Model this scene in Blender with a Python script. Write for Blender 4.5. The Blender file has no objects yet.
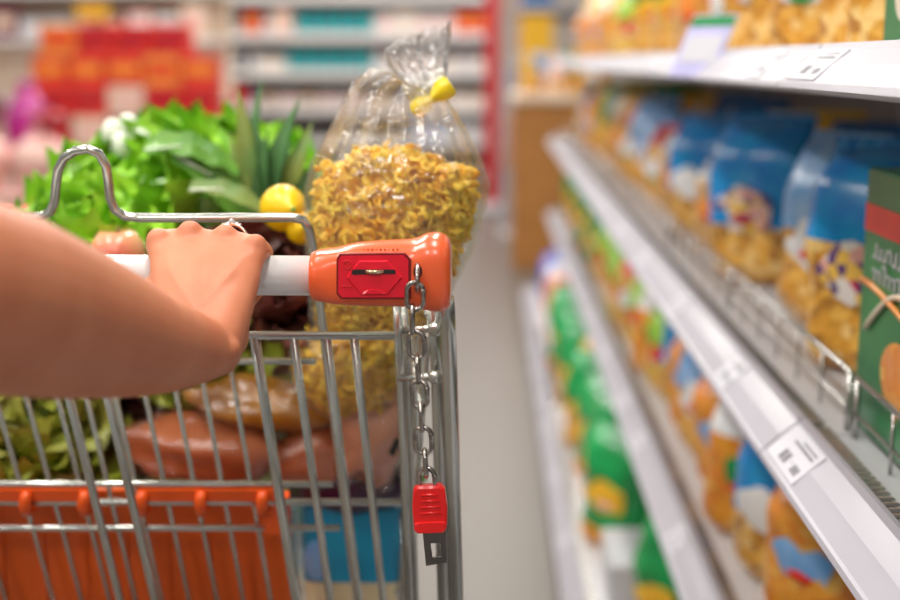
import bpy, math, random
from mathutils import Vector, Matrix, Euler, noise
PI = math.pi
R = math.radians
sc = bpy.context.scene
col = sc.collection
random.seed(7)

# ------------------------------------------------------------------ camera
F = 1250.0
CAM = Vector((0, 0, 1.15))
YAW, PITCH = math.atan(42 / F * math.cos(math.atan(239 / F))), math.atan(239 / F)
cd = bpy.data.cameras.new('camera')
cam = bpy.data.objects.new('camera', cd)
col.objects.link(cam)
cam.location = CAM
cam.rotation_euler = (PI / 2 - PITCH, 0, YAW)
cd.sensor_width = 36
cd.lens = F / 900 * 36
cd.clip_start = 0.02
cd.dof.use_dof = True
cd.dof.focus_distance = 0.88
cd.dof.aperture_fstop = 2.9
sc.camera = cam
RM = cam.rotation_euler.to_matrix()


def ray(px, py):
    return RM @ Vector(((px - 450) / F, (300 - py) / F, -1))


def at(px, py, y):
    """the place at distance y down the aisle that the photo shows at this pixel"""
    r = ray(px, py)
    return CAM + r * (y / r.y)


# ------------------------------------------------------------------ materials
MATS = {}


def mat(name, c, rough=0.5, metal=0.0, coat=0.0, bump=0.0, scale=40.0, var=0.0, c2=None, sss=0.0, spec=0.5, detail=3.0, clip=(0.35, 0.65)):
    if name in MATS:
        return MATS[name]
    m = bpy.data.materials.new(name)
    m.use_nodes = True
    nt = m.node_tree
    b = nt.nodes['Principled BSDF']
    b.inputs['Base Color'].default_value = (*c, 1)
    b.inputs['Roughness'].default_value = rough
    b.inputs['Metallic'].default_value = metal
    b.inputs['Coat Weight'].default_value = coat
    b.inputs['Specular IOR Level'].default_value = spec
    if coat:
        b.inputs['Coat Roughness'].default_value = 0.12
    if sss:
        b.inputs['Subsurface Weight'].default_value = sss
        b.inputs['Subsurface Radius'].default_value = (0.012, 0.005, 0.003)
        b.inputs['Subsurface Scale'].default_value = 0.6
    tc = nt.nodes.new('ShaderNodeTexCoord')
    n = nt.nodes.new('ShaderNodeTexNoise')
    n.inputs['Scale'].default_value = scale
    n.inputs['Detail'].default_value = detail
    nt.links.new(tc.outputs['Object'], n.inputs['Vector'])
    if c2 is None:
        k = 1 - (var or 0.08)
        c2 = tuple(x * k for x in c)
    r = nt.nodes.new('ShaderNodeValToRGB')
    r.color_ramp.elements[0].position = clip[0]
    r.color_ramp.elements[1].position = clip[1]
    r.color_ramp.elements[0].color = (*c2, 1)
    r.color_ramp.elements[1].color = (*c, 1)
    nt.links.new(n.outputs['Fac'], r.inputs['Fac'])
    nt.links.new(r.outputs['Color'], b.inputs['Base Color'])
    if bump:
        bp = nt.nodes.new('ShaderNodeBump')
        bp.inputs['Strength'].default_value = bump
        bp.inputs['Distance'].default_value = 0.003
        nt.links.new(n.outputs['Fac'], bp.inputs['Height'])
        nt.links.new(bp.outputs['Normal'], b.inputs['Normal'])
    MATS[name] = m
    return m


def mottled(name, cols, scale=30, rough=0.3, coat=0.4, bump=0.3):
    """printed or filled surface with several real colours in cells"""
    if name in MATS:
        return MATS[name]
    m = bpy.data.materials.new(name)
    m.use_nodes = True
    nt = m.node_tree
    b = nt.nodes['Principled BSDF']
    b.inputs['Roughness'].default_value = rough
    b.inputs['Coat Weight'].default_value = coat
    b.inputs['Coat Roughness'].default_value = 0.15
    tc = nt.nodes.new('ShaderNodeTexCoord')
    v = nt.nodes.new('ShaderNodeTexVoronoi')
    v.inputs['Scale'].default_value = scale
    nt.links.new(tc.outputs['Object'], v.inputs['Vector'])
    sp = nt.nodes.new('ShaderNodeSeparateColor')
    nt.links.new(v.outputs['Color'], sp.inputs['Color'])
    r = nt.nodes.new('ShaderNodeValToRGB')
    r.color_ramp.interpolation = 'CONSTANT'
    el = r.color_ramp.elements
    el[0].color = (*cols[0], 1)
    el[1].color = (*cols[1], 1)
    el[1].position = 1 / len(cols)
    for i, c in enumerate(cols[2:]):
        e = el.new((i + 2) / len(cols))
        e.color = (*c, 1)
    nt.links.new(sp.outputs['Red'], r.inputs['Fac'])
    nt.links.new(r.outputs['Color'], b.inputs['Base Color'])
    bp = nt.nodes.new('ShaderNodeBump')
    bp.inputs['Strength'].default_value = bump
    bp.inputs['Distance'].default_value = 0.004
    nt.links.new(v.outputs['Distance'], bp.inputs['Height'])
    nt.links.new(bp.outputs['Normal'], b.inputs['Normal'])
    MATS[name] = m
    return m


def film_mat(name, tint=(1, 1, 1), gloss=0.16, haze=0.04, scale=35):
    m = bpy.data.materials.new(name)
    m.use_nodes = True
    nt = m.node_tree
    nt.nodes.clear()
    out = nt.nodes.new('ShaderNodeOutputMaterial')
    tr = nt.nodes.new('ShaderNodeBsdfTransparent')
    tr.inputs['Color'].default_value = (*tint, 1)
    gl = nt.nodes.new('ShaderNodeBsdfGlossy')
    gl.inputs['Roughness'].default_value = 0.12
    df = nt.nodes.new('ShaderNodeBsdfDiffuse')
    df.inputs['Color'].default_value = (0.9, 0.9, 0.9, 1)
    tc = nt.nodes.new('ShaderNodeTexCoord')
    n = nt.nodes.new('ShaderNodeTexNoise')
    n.inputs['Scale'].default_value = scale
    n.inputs['Detail'].default_value = 4
    n.inputs['Distortion'].default_value = 1.2
    nt.links.new(tc.outputs['Object'], n.inputs['Vector'])
    bp = nt.nodes.new('ShaderNodeBump')
    bp.inputs['Strength'].default_value = 0.9
    bp.inputs['Distance'].default_value = 0.006
    nt.links.new(n.outputs['Fac'], bp.inputs['Height'])
    nt.links.new(bp.outputs['Normal'], gl.inputs['Normal'])
    fr = nt.nodes.new('ShaderNodeLayerWeight')
    fr.inputs['Blend'].default_value = 0.35
    nt.links.new(bp.outputs['Normal'], fr.inputs['Normal'])
    mr = nt.nodes.new('ShaderNodeMapRange')
    mr.inputs['To Min'].default_value = gloss * 0.6
    mr.inputs['To Max'].default_value = min(1, gloss * 4)
    nt.links.new(fr.outputs['Fresnel'], mr.inputs['Value'])
    m1 = nt.nodes.new('ShaderNodeMixShader')
    m1.inputs[0].default_value = haze
    nt.links.new(tr.outputs[0], m1.inputs[1])
    nt.links.new(df.outputs[0], m1.inputs[2])
    m2 = nt.nodes.new('ShaderNodeMixShader')
    nt.links.new(mr.outputs[0], m2.inputs[0])
    nt.links.new(m1.outputs[0], m2.inputs[1])
    nt.links.new(gl.outputs[0], m2.inputs[2])
    nt.links.new(m2.outputs[0], out.inputs[0])
    MATS[name] = m
    return m


def emit_mat(name, c, s):
    m = bpy.data.materials.new(name)
    m.use_nodes = True
    nt = m.node_tree
    b = nt.nodes['Principled BSDF']
    b.inputs['Base Color'].default_value = (*c, 1)
    b.inputs['Emission Color'].default_value = (*c, 1)
    b.inputs['Emission Strength'].default_value = s
    MATS[name] = m
    return m


# ------------------------------------------------------------------ mesh builder
class MB:
    def __init__(s):
        s.v, s.f, s.m = [], [], []

    def add(s, vs, fs, mi=0):
        b = len(s.v)
        s.v += [Vector(v) for v in vs]
        s.f += [tuple(b + i for i in f) for f in fs]
        s.m += [mi] * len(fs)
        return s

    def box(s, c, d, rot=None, mi=0, bev=0.0):
        x, y, z = d[0] / 2, d[1] / 2, d[2] / 2
        k = min(bev, x * .9, y * .9, z * .9)
        if k <= 0:
            vs = [Vector((sx * x, sy * y, sz * z)) for sx in (-1, 1) for sy in (-1, 1) for sz in (-1, 1)]
            fs = [(0, 1, 3, 2), (4, 6, 7, 5), (0, 4, 5, 1), (2, 3, 7, 6), (0, 2, 6, 4), (1, 5, 7, 3)]
        else:
            vs, idx = [], {}
            for sx in (-1, 1):
                for sy in (-1, 1):
                    for sz in (-1, 1):
                        for a in range(3):
                            p = [sx * (x - k), sy * (y - k), sz * (z - k)]
                            p[a] = (sx * x, sy * y, sz * z)[a]
                            idx[(sx, sy, sz, a)] = len(vs)
                            vs.append(Vector(p))
            fs = []
            I = idx
            for a in range(3):
                o = [i for i in range(3) if i != a]
                for sg in (-1, 1):
                    q = []
                    for (p1, p2) in ((-1, -1), (1, -1), (1, 1), (-1, 1)):
                        t = [0, 0, 0]
                        t[a] = sg
                        t[o[0]] = p1
                        t[o[1]] = p2
                        q.append(I[(*t, a)])
                    fs.append(tuple(q))
            for a in range(3):       # edges along axis a
                o = [i for i in range(3) if i != a]
                for p1 in (-1, 1):
                    for p2 in (-1, 1):
                        t1, t2 = [0, 0, 0], [0, 0, 0]
                        t1[o[0]] = t2[o[0]] = p1
                        t1[o[1]] = t2[o[1]] = p2
                        t1[a], t2[a] = -1, 1
                        fs.append((I[(*t1, o[0])], I[(*t2, o[0])], I[(*t2, o[1])], I[(*t1, o[1])]))
            for sx in (-1, 1):
                for sy in (-1, 1):
                    for sz in (-1, 1):
                        fs.append(tuple(I[(sx, sy, sz, a)] for a in range(3)))
        M = Matrix.Translation(Vector(c)) @ (rot.to_matrix().to_4x4() if rot is not None else Matrix())
        return s.add([M @ v for v in vs], fs, mi)

    def loft(s, rings, mi=0, cap=True, closed=False):
        b = len(s.v)
        n = len(rings[0])
        vs = [p for r in rings for p in r]
        fs = []
        for i in range(len(rings) - (0 if closed else 1)):
            i2 = (i + 1) % len(rings)
            for j in range(n):
                k = (j + 1) % n
                fs.append((i * n + j, i * n + k, i2 * n + k, i2 * n + j))
        if cap and not closed:
            fs.append(tuple(reversed(range(n))))
            fs.append(tuple((len(rings) - 1) * n + j for j in range(n)))
        return s.add(vs, fs, mi)

    def tube(s, path, r, n=10, mi=0, closed=False, flat=1.0):
        path = [Vector(p) for p in path]
        rs = r if isinstance(r, (list, tuple)) else [r] * len(path)
        rings = []
        prev = None
        L = len(path)
        for i, p in enumerate(path):
            if closed:
                t = path[(i + 1) % L] - path[i - 1]
            else:
                t = path[min(i + 1, L - 1)] - path[max(i - 1, 0)]
            if t.length < 1e-9:
                t = Vector((0, 0, 1))
            t.normalize()
            if prev is None:
                u = t.cross(Vector((0, 0, 1)))
                if u.length < 1e-3:
                    u = t.cross(Vector((1, 0, 0)))
            else:
                u = prev - t * prev.dot(t)
            u.normalize()
            prev = u
            w = t.cross(u)
            rings.append([p + (u * math.cos(a) + w * math.sin(a) * flat) * rs[i] for a in [2 * PI * k / n for k in range(n)]])
        return s.loft(rings, mi, True, closed)

    def lathe(s, prof, c=(0, 0, 0), n=20, mi=0, sx=1, sy=1, M=None):
        rings = []
        for r, z in prof:
            rings.append([Vector((r * sx * math.cos(2 * PI * k / n), r * sy * math.sin(2 * PI * k / n), z)) for k in range(n)])
        M = M or Matrix()
        T = Matrix.Translation(Vector(c)) @ M
        return s.loft([[T @ p for p in r] for r in rings], mi)

    def ball(s, c, r, n=14, m=9, mi=0, M=None):
        r = r if isinstance(r, (tuple, list, Vector)) else (r, r, r)
        prof = [(math.sin(PI * (i + .02) / (m + .04)), -math.cos(PI * (i + .02) / (m + .04))) for i in range(m + 1)]
        T = Matrix.Translation(Vector(c)) @ (M or Matrix()) @ Matrix.Diagonal((r[0], r[1], r[2], 1))
        return s.lathe(prof, (0, 0, 0), n, mi, M=T)

    def build(s, name, mats, parent=None, smooth=True, inv=None):
        me = bpy.data.meshes.new(name)
        off = inv or Vector((0, 0, 0))
        me.from_pydata([tuple(v - off) for v in s.v], [], s.f)
        for m in (mats if isinstance(mats, (list, tuple)) else [mats]):
            me.materials.append(m)
        me.polygons.foreach_set('material_index', s.m)
        me.polygons.foreach_set('use_smooth', [smooth] * len(s.f))
        me.update()
        o = bpy.data.objects.new(name, me)
        col.objects.link(o)
        if parent is not None:
            o.parent = parent
        return o


def sharp(o, ang=35):
    """smooth faces but keep creases"""
    me = o.data
    import bmesh
    bm = bmesh.new()
    bm.from_mesh(me)
    bmesh.ops.recalc_face_normals(bm, faces=bm.faces)
    for e in bm.edges:
        if len(e.link_faces) == 2:
            e.smooth = e.calc_face_angle(0) < R(ang)
    bm.to_mesh(me)
    bm.free()
    return o


def tag(o, label=None, cat=None, group=None, kind=None):
    for k, v in (('label', label), ('category', cat), ('group', group), ('kind', kind)):
        if v:
            o[k] = v
    return o


def thing(name, label, cat, loc=(0, 0, 0), rz=0, group=None):
    o = bpy.data.objects.new(name, None)
    col.objects.link(o)
    o.location = loc
    o.rotation_euler = (0, 0, rz)
    o.empty_display_size = 0.05
    return tag(o, label, cat, group)


def copy_tree(o, parent=None):
    c = o.copy()
    col.objects.link(c)
    if parent is not None:
        c.parent = parent
    for ch in list(o.children):
        copy_tree(ch, c)
    return c


def grid(fn, nu, nv, wrap=False):
    vs = [fn(i / (nu - (0 if wrap else 1)), j / (nv - 1)) for j in range(nv) for i in range(nu)]
    fs = []
    for j in range(nv - 1):
        for i in range(nu if wrap else nu - 1):
            k = (i + 1) % nu
            fs.append((j * nu + i, j * nu + k, (j + 1) * nu + k, (j + 1) * nu + i))
    return vs, fs


ORD = ['first', 'second', 'third', 'fourth', 'fifth', 'sixth', 'seventh', 'eighth', 'ninth', 'tenth', 'eleventh', 'twelfth', 'thirteenth', 'fourteenth', 'fifteenth', 'sixteenth', 'seventeenth', 'eighteenth', 'nineteenth', 'twentieth']
ORD += ['twenty-' + x for x in ORD[:9]] + ['thirtieth'] + ['thirty-' + x for x in ORD[:9]] + ['fortieth'] + ['forty-' + x for x in ORD[:9]]

# ------------------------------------------------------------------ palette
M_chrome = mat('zinc_wire', (0.60, 0.61, 0.56), 0.24, 0.92, var=.15, scale=20)
M_steel = mat('chain_steel', (0.50, 0.46, 0.42), 0.24, 1.0, var=.4, scale=220, bump=.3)
M_white = mat('handle_white', (0.86, 0.85, 0.84), 0.22, coat=.5, var=.02)
M_orange = mat('handle_orange', (0.90, 0.13, 0.035), 0.28, coat=.4, var=.06, scale=15)
M_red = mat('lock_red', (0.85, 0.006, 0.028), 0.28, coat=.4, var=.1)
M_redkey = mat('key_red', (0.85, 0.012, 0.012), 0.3, coat=.3, var=.05)
M_dark = mat('dark_slot', (0.02, 0.01, 0.01), 0.6)
M_brass = mat('coin_metal', (0.75, 0.62, 0.40), 0.25, 1.0)
M_flap = mat('flap_orange', (0.84, 0.115, 0.002), 0.38, var=.2, scale=9)
M_seat = mat('seat_orange', (0.92, 0.11, 0.008), 0.35, var=.12, scale=9)
M_skin = mat('skin', (0.70, 0.275, 0.145), 0.45, var=.1, c2=(0.60, 0.20, 0.10), scale=30, sss=.2, bump=.12, detail=8, spec=.35, clip=(.25, .75))
M_gold = mat('ring_gold', (0.95, 0.75, 0.62), 0.15, 1.0)
M_gem = mat('ring_stone', (0.95, 0.95, 0.95), 0.05, 0.6, coat=1)
M_pasta = mat('pasta', (1.0, 0.66, 0.06), 0.5, coat=.08, scale=30, c2=(1.0, 0.52, 0.03), bump=.1, spec=.4, sss=.35)
M_film = film_mat('clear_film', gloss=.10, haze=.025)
M_wrap = film_mat('meat_wrap', gloss=.085, haze=.0, scale=26)
M_film_neck = film_mat('clear_film_gathered', gloss=.22, haze=.14, scale=60)
M_tie = mat('tie_yellow', (0.95, 0.72, 0.0), 0.35, coat=.3)
M_lett = mat('lettuce_green', (0.40, 0.72, 0.04), 0.35, coat=.2, scale=25, c2=(0.20, 0.52, 0.02), bump=.6, spec=.5)
M_lett2 = mat('leaf_pale', (0.62, 0.80, 0.30), 0.35, coat=.2, scale=25, c2=(0.42, 0.66, 0.14), bump=.5)
M_deep = mat('leaf_deep', (0.10, 0.28, 0.04), 0.35, coat=.2, scale=25, c2=(0.18, 0.40, 0.05), bump=.5)
M_stem = mat('stalk_white', (0.85, 0.88, 0.74), 0.4, coat=.2)
M_redleaf = mat('leaf_maroon', (0.10, 0.02, 0.02), 0.4, coat=.2, scale=30, c2=(0.05, 0.02, 0.01), bump=.7)
M_pine = mat('pineapple_leaf', (0.14, 0.30, 0.12), 0.4, scale=14, c2=(0.10, 0.24, 0.08))
M_pine2 = mat('pineapple_leaf_olive', (0.33, 0.33, 0.06), 0.4, scale=14, c2=(0.16, 0.30, 0.08))
M_pineskin = mat('pineapple_skin', (0.20, 0.07, 0.025), 0.5, scale=60, c2=(0.07, 0.02, 0.015), bump=.8)
M_lemon = mat('lemon_peel', (1.0, 0.62, 0.0), 0.35, coat=.2, scale=160, bump=.2, var=.04)
M_apple = mat('apple_skin', (0.78, 0.14, 0.09), 0.3, coat=.4, scale=9, c2=(0.85, 0.55, 0.25), detail=1)
M_meat = mat('meat', (0.60, 0.20, 0.09), 0.25, coat=.6, scale=16, c2=(0.42, 0.11, 0.04), bump=.4)
M_ham = mat('ham', (0.85, 0.40, 0.24), 0.28, coat=.6, scale=16, c2=(0.62, 0.22, 0.12), bump=.3)
M_bread = mat('golden_crust', (0.66, 0.30, 0.02), 0.28, coat=.6, scale=22, c2=(0.36, 0.13, 0.01), bump=.4)
M_potato = mat('tan_skin', (0.56, 0.30, 0.12), 0.4, coat=.2, scale=18, c2=(0.38, 0.17, 0.06), bump=.2)
M_eggplant = mat('aubergine_skin', (0.04, 0.008, 0.04), 0.2, coat=.5)
M_teal = mat('wrapper_teal', (0.0, 0.22, 0.42), 0.3, coat=.4, scale=14, c2=(0.0, 0.32, 0.55))
M_cream = mat('wrapper_cream', (0.80, 0.68, 0.42), 0.4)
M_black = mat('print_black', (0.02, 0.02, 0.02), 0.5)
M_rail = mat('rail_plastic', (0.37, 0.355, 0.40), 0.42, coat=.1, var=.04, scale=6)
M_shelf = mat('shelf_enamel', (0.62, 0.61, 0.63), 0.4, var=.05, scale=5)
M_backp = mat('gondola_back', (0.40, 0.38, 0.36), 0.5, var=.06, scale=5)
M_tagp = mat('tag_paper', (0.56, 0.55, 0.60), 0.45, var=.02)
M_ink = mat('tag_ink', (0.16, 0.15, 0.17), 0.6)
M_fence = mat('fence_wire', (0.62, 0.60, 0.57), 0.25, 0.9)

P = {
    'blue': mat('print_blue', (0.0, 0.21, 0.66), 0.25, coat=.5, scale=18, c2=(0.0, 0.33, 0.74), bump=.5),
    'navy': mat('print_navy', (0.0, 0.10, 0.34), 0.3, coat=.4, scale=18, c2=(0.0, 0.16, 0.42), bump=.4),
    'sky': mat('print_sky', (0.10, 0.36, 0.78), 0.3, coat=.4, scale=18, c2=(0.35, 0.55, 0.85), bump=.4),
    'violet': mat('print_violet', (0.03, 0.04, 0.48), 0.3, coat=.5, scale=22, c2=(0.12, 0.20, 0.72), bump=.5),
    'green': mat('print_green', (0.0, 0.36, 0.08), 0.25, coat=.5, scale=18, c2=(0.0, 0.24, 0.05), bump=.5),
    'lime': mat('print_lime', (0.22, 0.55, 0.02), 0.3, coat=.4, scale=18, c2=(0.38, 0.62, 0.06), bump=.4),
    'forest': mat('print_forest', (0.0, 0.13, 0.04), 0.4, coat=.3, scale=9, c2=(0.01, 0.22, 0.05)),
    'yellow': mat('print_yellow', (0.92, 0.56, 0.02), 0.3, coat=.4, scale=18, c2=(0.82, 0.42, 0.02), bump=.4),
    'orange': mat('print_orange', (0.92, 0.24, 0.02), 0.3, coat=.4, scale=18, c2=(0.90, 0.36, 0.05), bump=.4),
    'red': mat('print_red', (0.85, 0.022, 0.006), 0.4, coat=.2, scale=14, c2=(0.68, 0.012, 0.005), bump=.3),
    'crimson': mat('print_crimson', (0.45, 0.0, 0.02), 0.3, coat=.4, scale=14, var=.3),
    'magenta': mat('print_magenta', (0.55, 0.0, 0.25), 0.35, coat=.3, scale=14, c2=(0.30, 0.0, 0.20)),
    'pink': mat('print_pink', (0.85, 0.42, 0.40), 0.4, coat=.2, scale=14, c2=(0.88, 0.62, 0.52)),
    'beige': mat('print_beige', (0.82, 0.62, 0.44), 0.4, coat=.2, scale=14, c2=(0.86, 0.74, 0.60)),
    'white': mat('print_white', (0.86, 0.84, 0.84), 0.35, coat=.3, scale=14, var=.08),
    'teal': mat('print_teal', (0.02, 0.62, 0.66), 0.15, coat=.8, scale=14, c2=(0.0, 0.26, 0.30)),
    'brown': mat('print_brown', (0.20, 0.08, 0.04), 0.4, coat=.2, scale=14, var=.4),
    'maroon': mat('print_maroon', (0.22, 0.01, 0.06), 0.4, coat=.2, scale=14, var=.4),
    'grey': mat('print_grey', (0.50, 0.50, 0.52), 0.4, coat=.2, scale=14, var=.1),
    'black': mat('print_dark', (0.03, 0.03, 0.035), 0.4, coat=.2),
    'lavender': mat('print_lavender', (0.52, 0.50, 0.80), 0.4, coat=.2, scale=14, var=.2),
}
Y1, Y2, Y3 = (0.86, 0.46, 0.08), (0.74, 0.34, 0.04), (0.90, 0.58, 0.20)
P['emblem'] = mottled('emblem_print', [(0.70, 0.03, 0.08), (0.85, 0.42, 0.36), (0.9, 0.8, 0.75), (0.9, 0.55, 0.1), (0.12, 0.05, 0.2)], 75, bump=.1)
FILL = {
    'pasta': mottled('fill_pasta', [Y1, Y2, Y3, (0.48, 0.20, 0.03)], 70, bump=.6),
    'tan': mottled('fill_tan', [(0.70, 0.40, 0.16), (0.56, 0.28, 0.09), (0.80, 0.54, 0.28)], 60, bump=.5),
    'orangey': mottled('fill_orange', [(0.90, 0.36, 0.03), (0.82, 0.26, 0.02), Y1], 50, bump=.5),
    'mixed': mottled('fill_mixed', [Y1, (0.30, 0.55, 0.04), (0.85, 0.72, 0.45), Y2], 40, bump=.5),
}

# ------------------------------------------------------------------ the setting
M_floor = mat('floor_terrazzo', (0.19, 0.165, 0.140), 0.38, scale=160, c2=(0.105, 0.088, 0.073), detail=6, spec=.4, clip=(.3, .7))
b = MB().box((-0.5, 6, -0.05), (12, 20, 0.1))
tag(b.build('floor', M_floor, smooth=False), kind='structure')
M_ceil = mat('ceiling_white', (0.75, 0.75, 0.74), 0.8)
b = MB().box((-0.5, 6, 3.55), (12, 20, 0.1))
tag(b.build('ceiling', M_ceil, smooth=False), kind='structure')
M_wall = mat('wall_cream', (0.72, 0.62, 0.54), 0.7)
b = MB().box((-0.5, 15.5, 1.75), (12, 0.1, 3.5))
tag(b.build('wall_back', M_wall, smooth=False), kind='structure')

M_tube = emit_mat('lamp_diffuser', (1, 0.97, 0.93), 6)
M_lampf = mat('lamp_frame', (0.8, 0.8, 0.8), 0.4)
k = 0
lampproto = None
for ix, lx in enumerate((-3.6, -1.35, 0.0)):
    for iy, ly in enumerate((-2.4, 0.6, 3.6, 6.6, 9.6, 12.2)):
        t = thing('ceiling_lamp', 'long white ceiling lamp, %s along the %s row of lamps' % (ORD[iy], ('far side', 'cart side', 'shelf side')[ix]), 'lamp', (lx, ly, 3.5), 0, 'ceiling lamps over the aisles') if lampproto is None else copy_tree(lampproto)
        t.location = (lx, ly, 3.5)
        t['label'] = 'long white ceiling lamp, %s along the %s row of lamps' % (ORD[iy], ('far side', 'cart side', 'shelf side')[ix])
        if lampproto is None:
            lampproto = t
            MB().box((0, 0, -.03), (.30, 1.7, .06), bev=.01).build('housing', M_lampf, t, False)
            MB().box((0, 0, -.07), (.22, 1.6, .03), bev=.01).build('diffuser', M_tube, t, False)
        ld = bpy.data.lights.new('lamp_light', 'AREA')
        ld.shape = 'RECTANGLE'
        ld.size, ld.size_y = 0.3, 1.6
        ld.energy = 95
        ld.color = (1, 0.965, 0.92)
        lo = bpy.data.objects.new('lamp_light', ld)
        col.objects.link(lo)
        lo.location = (lx, ly, 3.39)
w = bpy.data.worlds.new('world')
sc.world = w
w.use_nodes = True
w.node_tree.nodes['Background'].inputs[0].default_value = (1.0, 0.97, 0.94, 1)
w.node_tree.nodes['Background'].inputs[1].default_value = 0.68

# ------------------------------------------------------------------ gondola on the right
XR = 0.255          # face of the price rails
LEV = [(0.09, 0.147), (0.45, XR), (0.784, XR), (1.125, XR)]   # z of the rail's lower edge, x of it
LN = ['bottom', 'lower', 'middle', 'top']
XB = 0.80
JOINTS = [-0.15, 1.135, 2.35, 3.60, 4.85, 5.75]
units = []
for ui in range(5):
    y0, y1 = JOINTS[ui] + .002, JOINTS[ui + 1] - .002
    ym, L = (y0 + y1) / 2, y1 - y0
    u = thing('shelf_unit', 'grey metal supermarket shelf unit, %s from the camera along the aisle' % ORD[ui], 'shelf unit', (XB, ym, 0), 0, 'shelf units along the aisle')
    inv = Vector((XB, ym, 0))
    MB().box((XB, ym, 1.0), (.03, L, 2.0)).build('back_panel', M_backp, u, False, inv)
    MB().box((XB - .02, y0 + .02, 1.0), (.04, .03, 2.0)).build('upright', M_shelf, u, False, inv)
    MB().box((LEV[0][1] + .06, ym, .045), (.02, L, .09)).build('kick_plate', M_shelf, u, False, inv)
    for li, (z, x) in enumerate(LEV):
        s = MB().box(((x + .03 + XB) / 2, ym, z + .012), (XB - x - .03, L, .022)).build('shelf', M_shelf, u, False, inv)
        # tilted price rail with a lipped profile
        prof = [(0, 0), (-.003, .003), (-.001, .007), (.002, .008), (.017, .0225), (.033, .0345), (.036, .040), (.041, .039), (.040, .034), (.038, .0), (.02, -.003)]
        rings = [[Vector((x + a, yy, z + bz)) for a, bz in prof] for yy in (y0, y1)]
        rl = MB().loft(rings).build('price_rail', M_rail, s, False, inv)
        # ribbed edge strip behind the rail
        st = MB()
        yy = y0 + .01
        while yy < min(y1, 3.7):
            st.box((x + .051, yy, z + .028), (.020, .006, .010), bev=.002)
            yy += .0125
        if st.v:
            st.box((x + .051, ym, z + .0245), (.020, L, .003), mi=1)
            st.build('ribbed_strip', [M_fence, M_dark], s, False, inv)
        if li == 2:
            fe = MB()
            fx, zt, zb = x + .082, z + .080, z + .024
            for zz, rr in ((zt, .0028), (zb + .022, .0018)):
                fe.tube([(fx, y0 + .01, zz), (fx, y1 - .01, zz)], rr, 8)
            n = 12
            for q in range(n + 1):
                yq = y0 + .01 + (L - .02) * q / n
                fe.tube([(fx, yq, zb), (fx, yq, zt)], .0018 if q % 6 else .0035, 6)
            fe.build('wire_fence', M_fence, s, True, inv)
        # paper price tags slid into the rail
        rg = random.Random(ui * 10 + li)
        yy = y0 + (.21 if li == 2 else rg.uniform(.05, .25))
        if ui == 0:
            yy = y1 - .105 if li >= 2 else .6
        while yy < y1 - .09:
            wd = .098 if ui == 0 and li >= 2 else .062
            nrm = Vector((-.7, 0, .72)).normalized()
            a = Vector((x + .0035, 0, z + .0095))
            c = Vector((x + .0315, 0, z + .0335))
            tg = MB()
            o_ = nrm * .0016
            tg.add([a + o_ + Vector((0, yy, 0)), a + o_ + Vector((0, yy + wd, 0)), c + o_ + Vector((0, yy + wd, 0)), c + o_ + Vector((0, yy, 0)),
                    a + Vector((0, yy, 0)), a + Vector((0, yy + wd, 0)), c + Vector((0, yy + wd, 0)), c + Vector((0, yy, 0))],
                   [(0, 3, 2, 1), (4, 5, 6, 7), (0, 1, 5, 4), (2, 3, 7, 6), (1, 2, 6, 5), (3, 0, 4, 7)])

            def on(sy, sv, dy, dv):
                o2 = nrm * .0019
                def q(u_, v_):
                    p = a.lerp(c, v_)
                    return p + o2 + Vector((0, yy + wd * u_, 0))
                tg.add([q(sy, sv), q(sy, sv + dv), q(sy + dy, sv + dv), q(sy + dy, sv)], [(0, 1, 2, 3)], 1)
            on(.60, .15, .10, .30)
            on(.48, .15, .09, .30)
            on(.36, .30, .03, .05)
            for q in range(7):
                on(.10 + q * .03, .15, .012 + .006 * (q % 2), .22)
            on(.10, .68, .62, .07)
            on(.10, .82, .45, .05)
            tg.build('price_tag', [M_tagp, M_ink], rl, False, inv)
            yy += wd + (rg.uniform(.26, .42))
    units.append(u)

# leaning price card on the top rail
t = thing('shelf_sign', 'pale lavender price card with green top leaning over the top rail', 'sign', at(688, 60, 1.62))
c0 = Vector((XR - .008, 1.62, 1.118))
cardM = Matrix.Rotation(R(38), 4, 'Y')
b = MB().box((0, 0, .045), (.002, .075, .09))
o = b.build('card', P['lavender'], t, False)
o2 = MB().box((-.0012, 0, .08), (.0015, .072, .014)).build('green_stripe', P['green'], t, False)
o3 = MB().box((-.0012, 0, .040), (.0015, .060, .038)).build('white_field', M_tagp, t, False)
t.location = c0 + Vector((.004, 0, .012))
t.rotation_euler = (0, R(30), R(38))


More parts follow.
